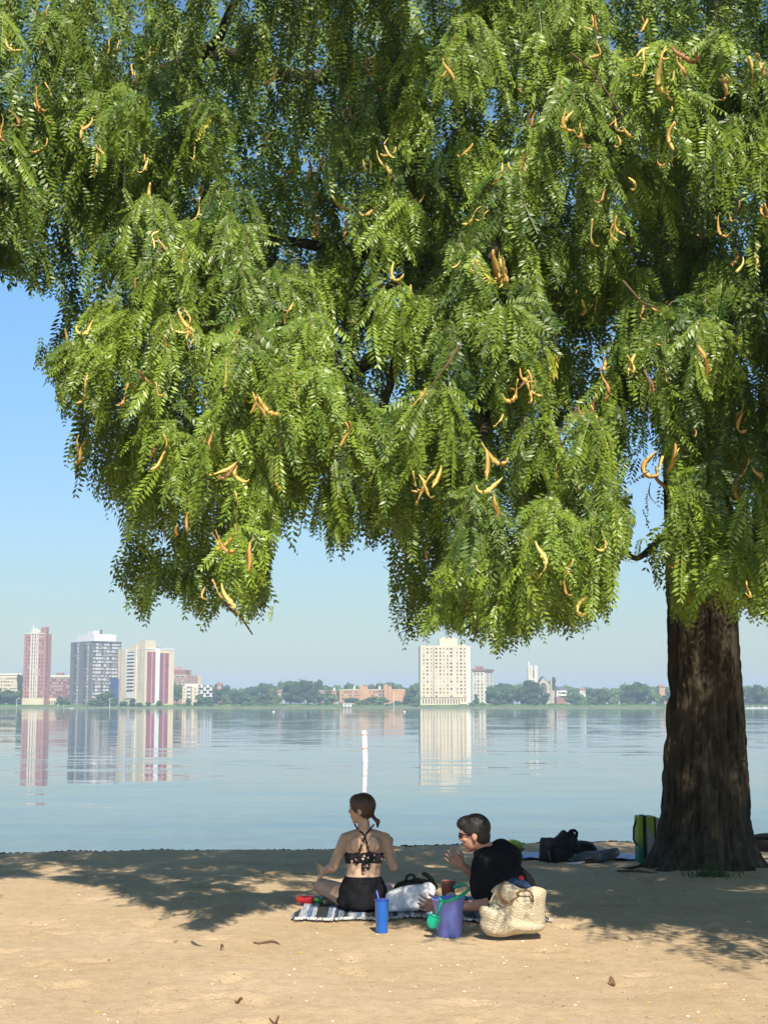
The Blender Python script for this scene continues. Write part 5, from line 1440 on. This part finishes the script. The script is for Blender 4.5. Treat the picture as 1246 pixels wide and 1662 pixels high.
for s_ in (-1, 1): b.cap(qm(.86, s_ * .82, .10), .0045, qm(.0, s_ * 1.02, .04), .0035, 6)
b.build('sunglasses', M['black_shiny'], ma, True)
b = MB()
b.cap(Q_(797, 1398, MD + .09), .118, Q_(838, 1440, MD + .19), .142)
b.cap(Q_(788, 1396, MD + .04), .095, Q_(812, 1384, MD + .19), .098)
b.cap(fS + Vector((0, 0, -.01)), .088, Q_(826, 1392, MD + .22), .10)
b.cap(nS, .078, Q_(779, 1438, MD - .03), .076); b.cap(Q_(779, 1432, MD - .03), .080, Q_(779, 1446, MD - .03), .074)
b.cap(Q_(792, 1425, MD + .04), .12, Q_(826, 1452, MD + .14), .13)
b.cap(fS, .072, fE + (fS - fE) * .35, .060)
b.ell(Q_(781, 1385, MD + .08), (.062, .07, .03))
for (px, py, l_) in ((822, 1392, .05), (832, 1408, .06), (842, 1424, .055), (826, 1415, .05)):
    b.cap(Q_(px - 9, py + 2, MD + .05), .02, Q_(px + 8, py - 5, MD + .09), .016)
link('t_shirt', remesh(b, 't_shirt', 0.0075, 3, [M['black_cloth']]), ma)
b = MB(); b.cap(hip, .128, Q_(815, 1450, MD + .46), .095); link('shorts', remesh(b, 'shorts', 0.012, 2, [M['black_cloth']]), ma)

# ------------------------------------------------------------------ things on and by the blanket
def gz(x, y): return ground_z(x, y)
# blue tumbler
D = 10.38; c = U(619.5, 1503, D); kk = D / F
t = thing('tumbler', 'tall blue plastic tumbler with lid and straw standing on the sand', 'tumbler', (c.x, D, gz(c.x, D)))
Ht = 52 * kk
k = NT('blue_plastic'); k.b.inputs['Base Color'].default_value = (0.02, 0.20, 0.78, 1); k.b.inputs['Roughness'].default_value = 0.2; k.b.inputs['Transmission Weight'].default_value = 0.15; M['blue_p'] = k.m
b = MB(); b.lathe([(.001, 0), (.038, 0), (.041, .004), (.0425, Ht * .45), (.0445, Ht * .46), (.046, Ht * .94), (.048, Ht * .95), (.048, Ht * .97), (.044, Ht * .97), (.040, .01), (.001, .01)], 28); b.build('cup', M['blue_p'], t, True)
b = MB(); b.lathe([(.047, Ht * .955), (.050, Ht * .96), (.050, Ht * .985), (.044, Ht), (.001, Ht)], 28); b.build('lid', mat('dark_blue_lid', (0.02, 0.05, 0.30), 0.3), t, True)
b = MB(); b.tube([(-.012, 0, Ht * .3), (-.024, 0, Ht + .01), (-.036, 0, Ht + .055)], .0045, 8); b.build('straw', mat('straw', (0.12, 0.20, 0.60), 0.3), t, True)
# bucket
D = 10.25; kk = D / F; c = U(729, 1507, D)
bu = thing('bucket', 'purple-blue plastic beach bucket with teal handle in front of the man', 'bucket', (c.x, D, gz(c.x, D) - .004)); bu.rotation_euler = (0, R(-1.5), 0)
Hb_ = 60 * kk
k = NT('purple_plastic'); k.b.inputs['Base Color'].default_value = (0.21, 0.27, 0.82, 1); k.b.inputs['Roughness'].default_value = 0.38; k.b.inputs['Subsurface Weight'].default_value = .1; M['purple'] = k.m
k = NT('teal_plastic'); k.b.inputs['Base Color'].default_value = (0.0, 0.33, 0.20, 1); k.b.inputs['Roughness'].default_value = 0.3; M['teal'] = k.m
b = MB(); b.lathe([(.001, .006), (.078, .0), (.083, .004), (.100, Hb_ * .80), (.104, Hb_ * .81), (.106, Hb_ * .965), (.114, Hb_ * .97), (.115, Hb_), (.108, Hb_), (.098, Hb_ * .78), (.078, .012), (.001, .012)], 40); b.build('tub', M['purple'], bu, True)
hp = [(716, 1461, -.13), (722, 1463, -.14), (738, 1459, -.13), (752, 1453, -.10), (761, 1446, -.05), (762, 1440, 0), (756, 1437, .05), (748, 1437.5, .09), (738, 1441, .11)]
b = MB(); pts = [U(x, y, D + dy) - bu.location for x, y, dy in hp]; sm = []
for i in range(len(pts) - 1):
    p0, p1, p2, p3 = pts[max(i - 1, 0)], pts[i], pts[i + 1], pts[min(i + 2, len(pts) - 1)]
    for t_ in np.linspace(0, 1, 6, endpoint=False): sm.append(.5 * ((2 * p1) + (p2 - p0) * t_ + (2 * p0 - 5 * p1 + 4 * p2 - p3) * t_ * t_ + (3 * p1 - p0 - 3 * p2 + p3) * t_ ** 3))
sm.append(pts[-1]); b.tube(sm, .013, 8, .35); b.build('handle', M['teal'], bu, True)
b = MB(); b.ell(U(716, 1461, D - .115) - bu.location, (.012, .012, .012)); b.build('pivot', M['teal'], bu, True)
# shovel leaning on the bucket
D2 = 10.12; c = U(703, 1507, D2); sh = thing('toy_shovel', 'small teal toy shovel leaning against the purple bucket', 'shovel', (c.x, D2, gz(c.x, D2)))
def S_(x, y, dd=0): return U(x, y, D2 + dd) - sh.location
b = MB(); b.tube([S_(717, 1461, -.005), S_(713, 1474), S_(709, 1486)], .0085, 8); b.build('shaft', M['teal'], sh, True)
b = MB(); b.tube([S_(711.5, 1457, -.01), S_(716, 1461, -.01), S_(721, 1464, -.01)], .008, 8); b.build('grip', M['teal'], sh, True)
ol = [(697, 1482), (704, 1485), (713, 1488), (714, 1494), (711, 1501), (706, 1507), (699, 1507.5), (694, 1502), (692.5, 1495), (695, 1487)]
pm = pillow([((S_(x, y)).x, (S_(x, y)).z) for x, y in ol], .010, 40, 6); pm.build('blade', M['teal'], sh, True)
b = MB(); b.tube([S_(697, 1483, -.006), S_(705, 1487, -.008), S_(713.5, 1490, -.006)], .007, 6); b.build('blade_rib', M['teal'], sh, True)

# straw bag
k = NT('woven_straw'); v = k.coords('Object'); n = k.noise(v, 7, 4)
mpw = k.n('Mapping'); mpw.inputs['Rotation'].default_value = (0, 0.25, 0); k.l(v, mpw.inputs[0])
wa = k.n('TexWave'); wa.wave_type = 'BANDS'; wa.bands_direction = 'Z'; wa.inputs['Scale'].default_value = 34; wa.inputs['Distortion'].default_value = 4.5; wa.inputs['Detail'].default_value = 3; wa.inputs['Detail Scale'].default_value = 3; k.l(mpw.outputs[0], wa.inputs['Vector'])
vo = k.n('TexVoronoi'); vo.inputs['Scale'].default_value = 75; k.l(v, vo.inputs['Vector'])
c_ = k.ramp(n.outputs['Fac'], [(0.3, (0.66, 0.56, 0.38)), (0.7, (0.80, 0.72, 0.53))]); c_ = k.mix(1.0, c_, k.ramp(wa.outputs['Fac'], [(0.0, (0.74, 0.70, 0.62)), (0.4, (1, 1, 1))]), 'MULTIPLY')
k.l(c_, k.b.inputs['Base Color']); k.b.inputs['Roughness'].default_value = 0.85
a_d = k.n('Math', operation='ADD'); k.l(wa.outputs['Fac'], a_d.inputs[0]); k.l(vo.outputs['Distance'], a_d.inputs[1]); k.bump(a_d.outputs[0], 0.9, 0.006); M['straw'] = k.m
D = 10.15; c = U(830, 1516, D); sb = thing('straw_bag', 'slumped cream woven straw bag with brown handle on the sand', 'bag', (c.x, D, gz(c.x, D)))
def Z4(x, y, dd=0):  # coordinates of the enlarged crop -> local
    return U(770 + x / 9.585, 1420 + y / 9.585, D + dd) - sb.location
def ol4(L_): return [((Z4(x, y)).x, (Z4(x, y)).z) for x, y in L_]
up = ol4([(250, 260), (330, 170), (450, 120), (560, 110), (680, 185), (760, 200), (880, 190), (920, 175), (1105, 235), (1098, 400), (1090, 560), (1095, 720), (1040, 830), (900, 880), (600, 880), (300, 860), (150, 700), (190, 560), (250, 430), (320, 300)])
pillow(up, .115, 80, 12, .014, 3).build('body', M['straw'], sb, True)
lo = ol4([(75, 480), (150, 460), (300, 480), (430, 510), (560, 590), (700, 660), (850, 700), (1000, 740), (1080, 760), (1035, 835), (980, 860), (900, 885), (760, 885), (600, 905), (430, 940), (280, 935), (170, 900), (100, 820), (70, 740), (85, 640), (60, 560)])
pm = pillow(lo, .105, 90, 12, .012, 8); o = pm.build('folded_base', M['straw'], sb, True); o.location = (0, -.07, 0)
rim = [Z4(x, y, -.125) for x, y in ((85, 500), (250, 478), (430, 505), (560, 585), (750, 665), (950, 720))]
M['leather'] = mat('brown_leather', (0.20, 0.11, 0.055), 0.6, 0.2, 30)
b = MB(); b.tube([Z4(x, y, -.135 + .02 * (i % 2)) for i, (x, y) in enumerate(((480, 105), (410, 170), (375, 260), (390, 350), (450, 415), (520, 430), (590, 395), (640, 330), (660, 285), (720, 250), (800, 235), (865, 260), (900, 330), (905, 415)))], .0085, 8, .7); b.build('handle', M['leather'], sb, True)
pk = ol4([(430, 150), (560, 125), (680, 195), (640, 300), (560, 400), (480, 410), (400, 340), (385, 230)])
o = pillow(pk, .035, 40, 8, .006, 5).build('flap', M['straw'], sb, True); o.location = (0, -.105, 0)
b = MB(); b.tube([Z4(x, y, -.12) for x, y in ((235, 440), (290, 320), (335, 235))], .007, 6); b.build('seam', M['straw'], sb, True)
cb = U(770 + 760 / 9.585, 1432, D + .02); 
tw = thing('towel', 'dark blue cloth with a red tip stuffed in the top of the straw bag', 'cloth', (cb.x, D + .02, cb.z - .03))
def Z5(x, y): q = U(770 + x / 9.585, 1420 + y / 9.585, D + .02) - tw.location; return (q.x, q.z)
pillow([Z5(x, y) for x, y in ((500, 100), (600, 40), (700, 60), (790, 90), (870, 170), (860, 230), (740, 205), (640, 190), (540, 160))], .06, 50, 8, .012, 2).build('cloth', mat('navy_cloth', (0.04, 0.07, 0.15), 0.9, 0.4, 40), tw, True)
pillow([Z5(x, y) for x, y in ((680, 60), (700, 10), (750, 15), (765, 60), (730, 95))], .025, 30, 6, .004, 2).build('red_tip', mat('red_cloth', (0.70, 0.05, 0.06), 0.7), tw, True)

# white paper sheet / bag
D = 11.25; c = U(668, 1480, D); pb = thing('paper_bag', 'crumpled white paper bag lying between the tumbler and the bucket', 'bag', (c.x, D, gz(c.x, D) + .02))
def Z6(x, y): q = U(630 + x / 8.307, 1400 + y / 8.307, D) - pb.location; return (q.x, q.z)
k = NT('white_paper'); k.b.inputs['Base Color'].default_value = (0.82, 0.82, 0.84, 1); k.b.inputs['Roughness'].default_value = 0.7; M['paper'] = k.m
pm = pillow([Z6(x, y) for x, y in ((-25, 420), (100, 350), (300, 300), (450, 290), (520, 263), (590, 282), (645, 370), (600, 480), (540, 540), (440, 600), (400, 645), (250, 655), (120, 660), (-10, 655), (-30, 540))], .045, 90, 16, .014, 6, power=.4)
pm.build('sheet', M['paper'], pb, False)
# white fringe bits in front of the bag
# container with food
D = 11.05; c = U(727, 1447, D); fb = thing('food_tub', 'small reddish tub with a pale lid standing behind the bucket rim', 'tub', (c.x, D, gz(c.x, D) + .02))
zb = U(727, 1429, D).z - fb.location.z
b = MB(); b.lathe([(.001, 0), (.042, 0), (.050, zb * .9), (.054, zb * .92), (.054, zb), (.046, zb), (.045, .02), (.001, .02)], 24); b.build('tub', mat('brick_red', (0.26, 0.10, 0.075), 0.6), fb, True)
b = MB(); b.ell((0.02, -.05, zb * .55), (.042, .014, .038)); b.build('lid', mat('pale_lid', (0.52, 0.48, 0.38), 0.5), fb, True)
# toy water gun
D = 11.75; c = U(503, 1452, D); wg = thing('toy_water_gun', 'red and green plastic toy lying on the sand left of the woman', 'toy', (c.x, D, gz(c.x, D) + .01))
b = MB(); b.cap((-.075, 0, .04), .028, (.01, 0, .04), .028, 12); b.box(-.02, .012, -.015, .015, -.005, .03); b.build('red_body', mat('red_plastic', (0.65, 0.03, 0.03), 0.35), wg, True)
b = MB(); b.cap((.045, 0, .035), .022, (.085, 0, .03), .016, 12); b.build('green_nozzle', mat('green_plastic', (0.05, 0.35, 0.06), 0.35), wg, True)
b = MB(); b.cap((.015, 0, .037), .021, (.035, 0, .037), .019, 10); b.build('dark_collar', M['black_shiny'], wg, True)
b = MB(); b.cap((-.09, 0, .045), .015, (-.10, 0, .045), .012, 10); b.build('cap', mat('orange_cap', (0.6, 0.12, 0.03), 0.4), wg, True)
# clear plastic cup
D = 11.75; c = U(633, 1446, D); cu = thing('plastic_cup', 'clear plastic cup lying beside the woman on her right', 'cup', (c.x, D, gz(c.x, D) + .045))
k = NT('clear_plastic'); k.b.inputs['Base Color'].default_value = (0.8, 0.82, 0.82, 1); k.b.inputs['Alpha'].default_value = 0.38; k.b.inputs['Roughness'].default_value = 0.15
b = MB(); b.lathe([(.001, 0), (.036, 0), (.046, .10), (.049, .11), (.045, .11), (.034, .004), (.001, .004)], 24); b.build('cup', k.m, cu, True, rot=(R(75), 0, R(15)))
b = MB(); b.lathe([(.049, .108), (.052, .112), (.04, .135), (.015, .142), (.001, .142)], 24); b.build('lid', k.m, cu, True, rot=(R(75), 0, R(15)))
# dark sandals and small bag behind the paper bag
D = 11.55; c = U(676, 1443, D); sa = thing('beach_sandals', 'heap of dark straps and sandals behind the white paper bag', 'sandals', (c.x, D, gz(c.x, D) + .02))
def Z7(x, y, dd=0): return U(630 + x / 8.307, 1400 + y / 8.307, D + dd) - sa.location
M['dk_olive'] = mat('dark_olive', (0.035, 0.033, 0.022), 0.8, 0.4, 30, .003)
pillow([(Z7(x, y).x, Z7(x, y).z) for x, y in ((90, 300), (180, 250), (260, 230), (360, 240), (450, 220), (560, 240), (640, 290), (660, 370), (500, 390), (100, 400))], .06, 60, 8, .02, 4).build('sole', M['dk_olive'], sa, True)
b = MB(); b.tube([Z7(x, y, -.03) for x, y in ((230, 250), (250, 185), (300, 155), (350, 180), (365, 240))], .011, 7); b.build('strap', M['dk_olive'], sa, True)
b = MB(); b.tube([Z7(x, y, -.03) for x, y in ((455, 140), (520, 170), (580, 230), (620, 290), (660, 330))], [.014, .018, .018, .016, .012], 7); b.build('strap', M['dk_olive'], sa, True)
b = MB(); b.tube([Z7(x, y, -.05) for x, y in ((300, 250), (330, 225), (370, 215), (430, 225))], .008, 6); b.build('buckle', M['black_shiny'], sa, True)

# ------------------------------------------------------------------ things at the waterline on the tarp
tz = gz(U(930, 1385, 16.8).x, 16.8)
c = U(935, 1385, 16.9)
tp_ = thing('tarp', 'blue tarp spread on the sand by the water left of the trunk', 'tarp', (c.x, 16.9, tz + .01))
V = []
for j in range(13):
    for i in range(41):
        x = -0.72 + 1.40 * i / 40; y = -0.55 + 1.2 * j / 12
        V.append((x + .02 * math.sin(y * 9), y + .03 * math.sin(x * 7), gz(c.x + x, 16.9 + y) - tz + .012 + .030 * abs(mnoise.noise(Vector((x * 6, y * 6, 0)))) + .03 * abs(mnoise.noise(Vector((x * 2, y * 2, 3))))))
o = link('sheet', mkmesh('sheet', V, [(j * 41 + i, j * 41 + i + 1, (j + 1) * 41 + i + 1, (j + 1) * 41 + i) for j in range(12) for i in range(40)], mat('blue_tarp', (0.03, 0.10, 0.42), 0.4, 0.2, 8), True), tp_)
sd = o.modifiers.new('t', 'SOLIDIFY'); sd.thickness = .004
def blobthing(name, lab, cat, D, base, ref, scale, parts, zoff=0.0):
    """base: photo pixel of the foot; parts: (name, outline in crop px, thickness, material, dy, crease)"""
    ox, oy = ref; c = U(base[0], base[1], D); t = thing(name, lab, cat, (c.x, D, gz(c.x, D) + zoff)); k_ = []
    for (pn, ol_, T_, m_, dy, cr) in parts:
        o_ = pillow([((U(ox + x / scale, oy + y / scale, D) - t.location).x, (U(ox + x / scale, oy + y / scale, D) - t.location).z) for x, y in ol_], T_, 60, 8, cr, len(k_) + 2).build(pn, M[m_], t, True)
        o_.location = (0, dy, 0); k_.append(o_)
    return t
M['black_bag'] = mat('black_nylon', (0.013, 0.014, 0.02), 0.7, 0.3, 20, .004, 30)
M['grey_cloth'] = mat('grey_cloth', (0.10, 0.11, 0.13), 0.9, 0.3, 15, .004, 40)
M['lime'] = mat('lime_cloth', (0.34, 0.46, 0.06), 0.7, 0.15, 20)
t = blobthing('backpack', 'black backpack with loose straps slumped on the blue tarp', 'backpack', 16.3, (910, 1398), (860, 1330), 5.664,
          [('body', [(150, 200), (230, 160), (300, 95), (350, 120), (390, 105), (420, 150), (440, 190), (450, 260), (400, 330), (330, 400), (180, 400), (160, 300)], .14, 'black_bag', 0, .02),
           ('side_pocket', [(90, 175), (140, 165), (210, 170), (240, 240), (230, 330), (190, 395), (85, 388), (80, 300)], .10, 'black_bag', -.03, .012),
           ('front_pocket', [(200, 260), (330, 250), (380, 320), (330, 400), (210, 400)], .06, 'black_bag', -.11, .01)])
b = MB(); b.tube([U(860 + x / 5.664, 1330 + y / 5.664, 16.25) - t.location for x, y in ((350, 130), (375, 103), (405, 100), (428, 120), (425, 155), (400, 170))], .018, 7); b.build('strap', M['black_bag'], t, True)
b = MB(); b.tube([U(860 + x / 5.664, 1330 + y / 5.664, 16.15) - t.location for x, y in ((170, 290), (175, 340), (190, 385))], .010, 6); b.build('strap', M['grey_cloth'], t, True)
blobthing('duffel_bag', 'low black bag behind the backpack on the right', 'bag', 16.7, (955, 1388), (860, 1330), 5.664, [('body', [(430, 200), (500, 195), (560, 210), (600, 250), (620, 290), (560, 340), (440, 340), (400, 280)], .16, 'black_bag', 0, .012), ('flap', [(450, 205), (540, 208), (590, 250), (560, 275), (470, 260)], .05, 'black_bag', -.12, .01)])
blobthing('folded_towel', 'grey folded towel lying in front of the black bag', 'towel', 16.15, (960, 1400), (860, 1330), 5.664, [('cloth', [(340, 370), (480, 300), (600, 290), (700, 280), (800, 262), (815, 320), (740, 365), (640, 395), (540, 375), (400, 385)], .16, 'grey_cloth', 0, .015), ('fold', [(560, 340), (680, 310), (790, 285), (800, 320), (700, 370), (590, 380)], .08, 'grey_cloth', -.12, .01)])
blobthing('towel', 'lime green towel mound behind the man on the blue tarp', 'towel', 17.2, (836, 1381), (770, 1340), 10.38, [('cloth', [(560, 260), (620, 232), (700, 245), (770, 270), (815, 330), (800, 380), (720, 425), (640, 430), (600, 380)], .14, 'lime', 0, .01), ('edge', [(640, 400), (720, 410), (800, 375), (840, 385), (780, 430), (680, 445)], .09, 'grey_cloth', -.06, .005)], .02)
blobthing('paper_sheet', 'small white sheet under the edge of the grey towel', 'paper', 16.0, (937, 1402), (860, 1330), 5.664, [('sheet', [(330, 400), (430, 392), (500, 385), (480, 408), (360, 418)], .05, 'paper', 0, .004)])
blobthing('navy_bag', 'dark navy bag right of the trunk at the photo edge', 'bag', 16.6, (1245, 1388), (1030, 1300), 5.769, [('body', [(1110, 320), (1200, 312), (1300, 300), (1420, 320), (1430, 460), (1300, 480), (1150, 470), (1110, 440)], .14, 'navy_bag' if 'navy_bag' in M else 'black_bag', 0, .01), ('lid', [(1110, 318), (1250, 300), (1420, 318), (1400, 345), (1130, 345)], .15, 'black_bag', -.01, .01)])
# cooler bag
D = 15.9; c = U(1048, 1386, D); kk = D / F; x0, x1 = (1033 - 1048) * kk, (1061 - 1048) * kk
cb = thing('cooler_bag', 'upright lime, grey and teal cooler bag with black straps beside the trunk', 'cooler bag', (c.x, D, gz(c.x, D)))
Hc = U(1048, 1324, D).z - cb.location.z
k = NT('cooler_print'); v = k.coords('Object'); sx = k.n('SeparateXYZ'); k.l(v, sx.inputs[0])
def cmp(sock, op, val):
    m_ = k.n('Math', operation=op); k.l(sock, m_.inputs[0]); m_.inputs[1].default_value = val; return m_.outputs[0]
zt_ = k.n('MapRange'); zt_.inputs[1].default_value = Hc * .25; zt_.inputs[2].default_value = Hc * .62; k.l(sx.outputs[2], zt_.inputs[0])
green = k.ramp(zt_.outputs[0], [(0.0, (0.02, 0.17, 0.12)), (1.0, (0.36, 0.48, 0.05))])
dg = k.n('Math', operation='MULTIPLY_ADD'); k.l(sx.outputs[0], dg.inputs[0]); dg.inputs[1].default_value = 1.9; k.l(sx.outputs[2], dg.inputs[2])
g1 = cmp(dg.outputs[0], 'LESS_THAN', Hc * .74 + .05); g2 = cmp(sx.outputs[0], 'GREATER_THAN', 0.0)
gg = k.n('Math', operation='MULTIPLY'); k.l(g1, gg.inputs[0]); k.l(g2, gg.inputs[1])
k.l(k.mix(gg.outputs[0], green, (0.33, 0.35, 0.36)), k.b.inputs['Base Color']); k.b.inputs['Roughness'].default_value = .7; M['cooler'] = k.m
b = MB(); b.box(x0, x1, -.10, .12, 0, Hc); o = b.build('body', M['cooler'], cb); bv = o.modifiers.new('b', 'BEVEL'); bv.width = .015; bv.segments = 3
b = MB(); b.box(x1 - .002, x1 + .045, -.085, .11, 0.0, Hc * .96); b.build('side_pocket', mat('pale_grey_mesh', (0.42, 0.45, 0.46), .8), cb)
for zz in (.35, .5, .65, .8):
    b = MB(); b.box(x1 + .044, x1 + .050, -.08, .10, Hc * zz, Hc * zz + .01); b.build('cord', M['black_bag'], cb)
b = MB(); b.box(-.045, -.012, -.106, -.100, 0.0, Hc + .004); b.box(-.045, -.012, -.106, .12, Hc, Hc + .006); b.build('strap', M['black_bag'], cb)
b = MB(); b.box(x1 - .012, x1 + .002, -.104, -.098, 0, Hc); b.build('piping', M['black_bag'], cb)
b = MB(); b.tube([(x0 + .01, -.02, Hc - .01), (x0 - .03, -.03, Hc * .75), (x0 - .035, -.03, Hc * .5), (x0 - .015, -.05, Hc * .40), (x0 + .015, -.10, Hc * .38)], .011, 6, .5); b.build('shoulder_strap', mat('navy_strap', (0.02, 0.03, 0.08), .8), cb, True)

# ------------------------------------------------------------------ litter on the sand
def on_sand(px, py):
    D = CAMZ * F / (py - 1145.5)
    for _ in range(3): q = U(px, py, D); D = (CAMZ - gz(q.x, D)) * F / (py - 1145.5) * 1.0
    q = U(px, py, D); return Vector((q.x, D, gz(q.x, D)))
def tubething(name, lab, cat, pts, rad, m_, flat=.5):
    P = [on_sand(*p) + Vector((0, 0, .006)) for p in pts]; c = P[0]; b = MB()
    b.tube([p - c for p in P], rad, 7, flat); o = b.build(name, M[m_], None, True, loc=c); tag(o, lab, cat); return o
tubething('seed_pod', 'brown curled seed pod lying on the lit sand left of centre', 'seed pod', [(412, 1517), (420, 1519), (430, 1517.5), (440, 1516), (448, 1517), (454, 1519.5)], [.006, .010, .011, .011, .010, .004], 'twig')
tubething('fallen_branch', 'short dark stick in front of the trunk roots', 'stick', [(1000, 1407), (1030, 1407), (1045, 1408), (1055, 1411), (1066, 1410)], [.012, .016, .018, .018, .010], 'twig', .8)
tubething('root', 'thin exposed root running left from the trunk foot', 'root', [(1060, 1402), (1040, 1400), (1020, 1403), (1000, 1402)], [.030, .022, .016, .008], 'bark', .7)
def leafthing(px, py, w, lab, m_, s):
    c = on_sand(px, py); r = random.Random(s); V = []
    n = 9
    for i in range(n + 1):
        t = i / n; hw = w * .32 * math.sin(PI * min(.98, t + .02)); zz = .018 * math.sin(t * 5 + s) + .012
        V += [((t - .5) * w, -hw, zz + .012), ((t - .5) * w, 0, zz), ((t - .5) * w, hw, zz + .014)]
    Fq = [(i * 3 + k_, (i + 1) * 3 + k_, (i + 1) * 3 + k_ + 1, i * 3 + k_ + 1) for i in range(n) for k_ in range(2)]
    o = link('fallen_leaf', mkmesh('fallen_leaf', V, Fq, M[m_], True), None, c, (0, r.uniform(-.2, .2), r.uniform(0, 3))); sd = o.modifiers.new('t', 'SOLIDIFY'); sd.thickness = .002
    tag(o, lab, 'leaf')
M['dead'] = mat('dead_leaf', (0.16, 0.09, 0.045), .8, .3, 60); M['yl'] = mat('yellow_leaf', (0.65, 0.45, 0.06), .7, .2, 60)
leafthing(387, 1610, .045, 'dark upright dead leaf on the sand near the bottom edge', 'dead', 1)
leafthing(447, 1640, .05, 'brown curled dead leaf at the bottom edge, left of centre', 'dead', 2)
leafthing(992, 1581, .06, 'dark dead leaf on lit sand at lower right', 'dead', 3)
leafthing(384, 1654, .05, 'yellow leaf at the very bottom edge left of centre', 'yl', 4)
leafthing(602, 1656, .05, 'yellow leaf at the very bottom edge near the middle', 'yl', 5)
leafthing(361, 1528, .03, 'small dark leaf on the lit sand left of the curled pod', 'dead', 6)
def scatter(name, lab, cat, n, size, m_, seed, seg=6):
    r = random.Random(seed); b = MB()
    for _ in range(n):
        y = 5.9 + 12.6 * r.random() ** 1.4; x = r.uniform(-.30, .30) * y; s_ = size * r.uniform(.4, 1.3)
        b.ell((x, y, gz(x, y) + s_ * .2), (s_, s_ * r.uniform(.5, 1), s_ * .4), Matrix.Rotation(r.uniform(0, 3), 3, 'Z'), seg, 4)
    o = b.build(name, M[m_]); tag(o, lab, cat, kind='stuff')
M['shell'] = mat('shell_white', (0.80, 0.74, 0.62), .6, .1, 40); M['pebble'] = mat('pebble', (0.24, 0.18, 0.12), .8, .4, 20)
scatter('shell_bits', 'white shell chips and pale pebbles scattered over the sand', 'shells', 420, .0085, 'shell', 1)
scatter('pebbles', 'small brown pebbles and bark crumbs scattered over the sand', 'pebbles', 1100, .0065, 'pebble', 2)
scatter('leaf_litter', 'tiny yellow fallen leaflets scattered over the sand', 'leaf litter', 160, .010, 'yl', 3)
# weed and clods along the beach edge
r = random.Random(9); b = MB()
for _ in range(700):
    x = r.uniform(-6, 7); y = shore_y(x) + r.uniform(-.35, .05); s_ = r.uniform(.004, .014) * (1 + .8 * max(0, mnoise.noise(Vector((x * 1.5, 2, 0)))))
    b.ell((x, y, gz(x, y) + s_ * .3), (s_ * 1.5, s_, s_ * .8), None, 6, 4)
o = b.build('shore_weed', M['dk_olive']); tag(o, 'dark weed and clods along the waterline', 'weed', kind='stuff')
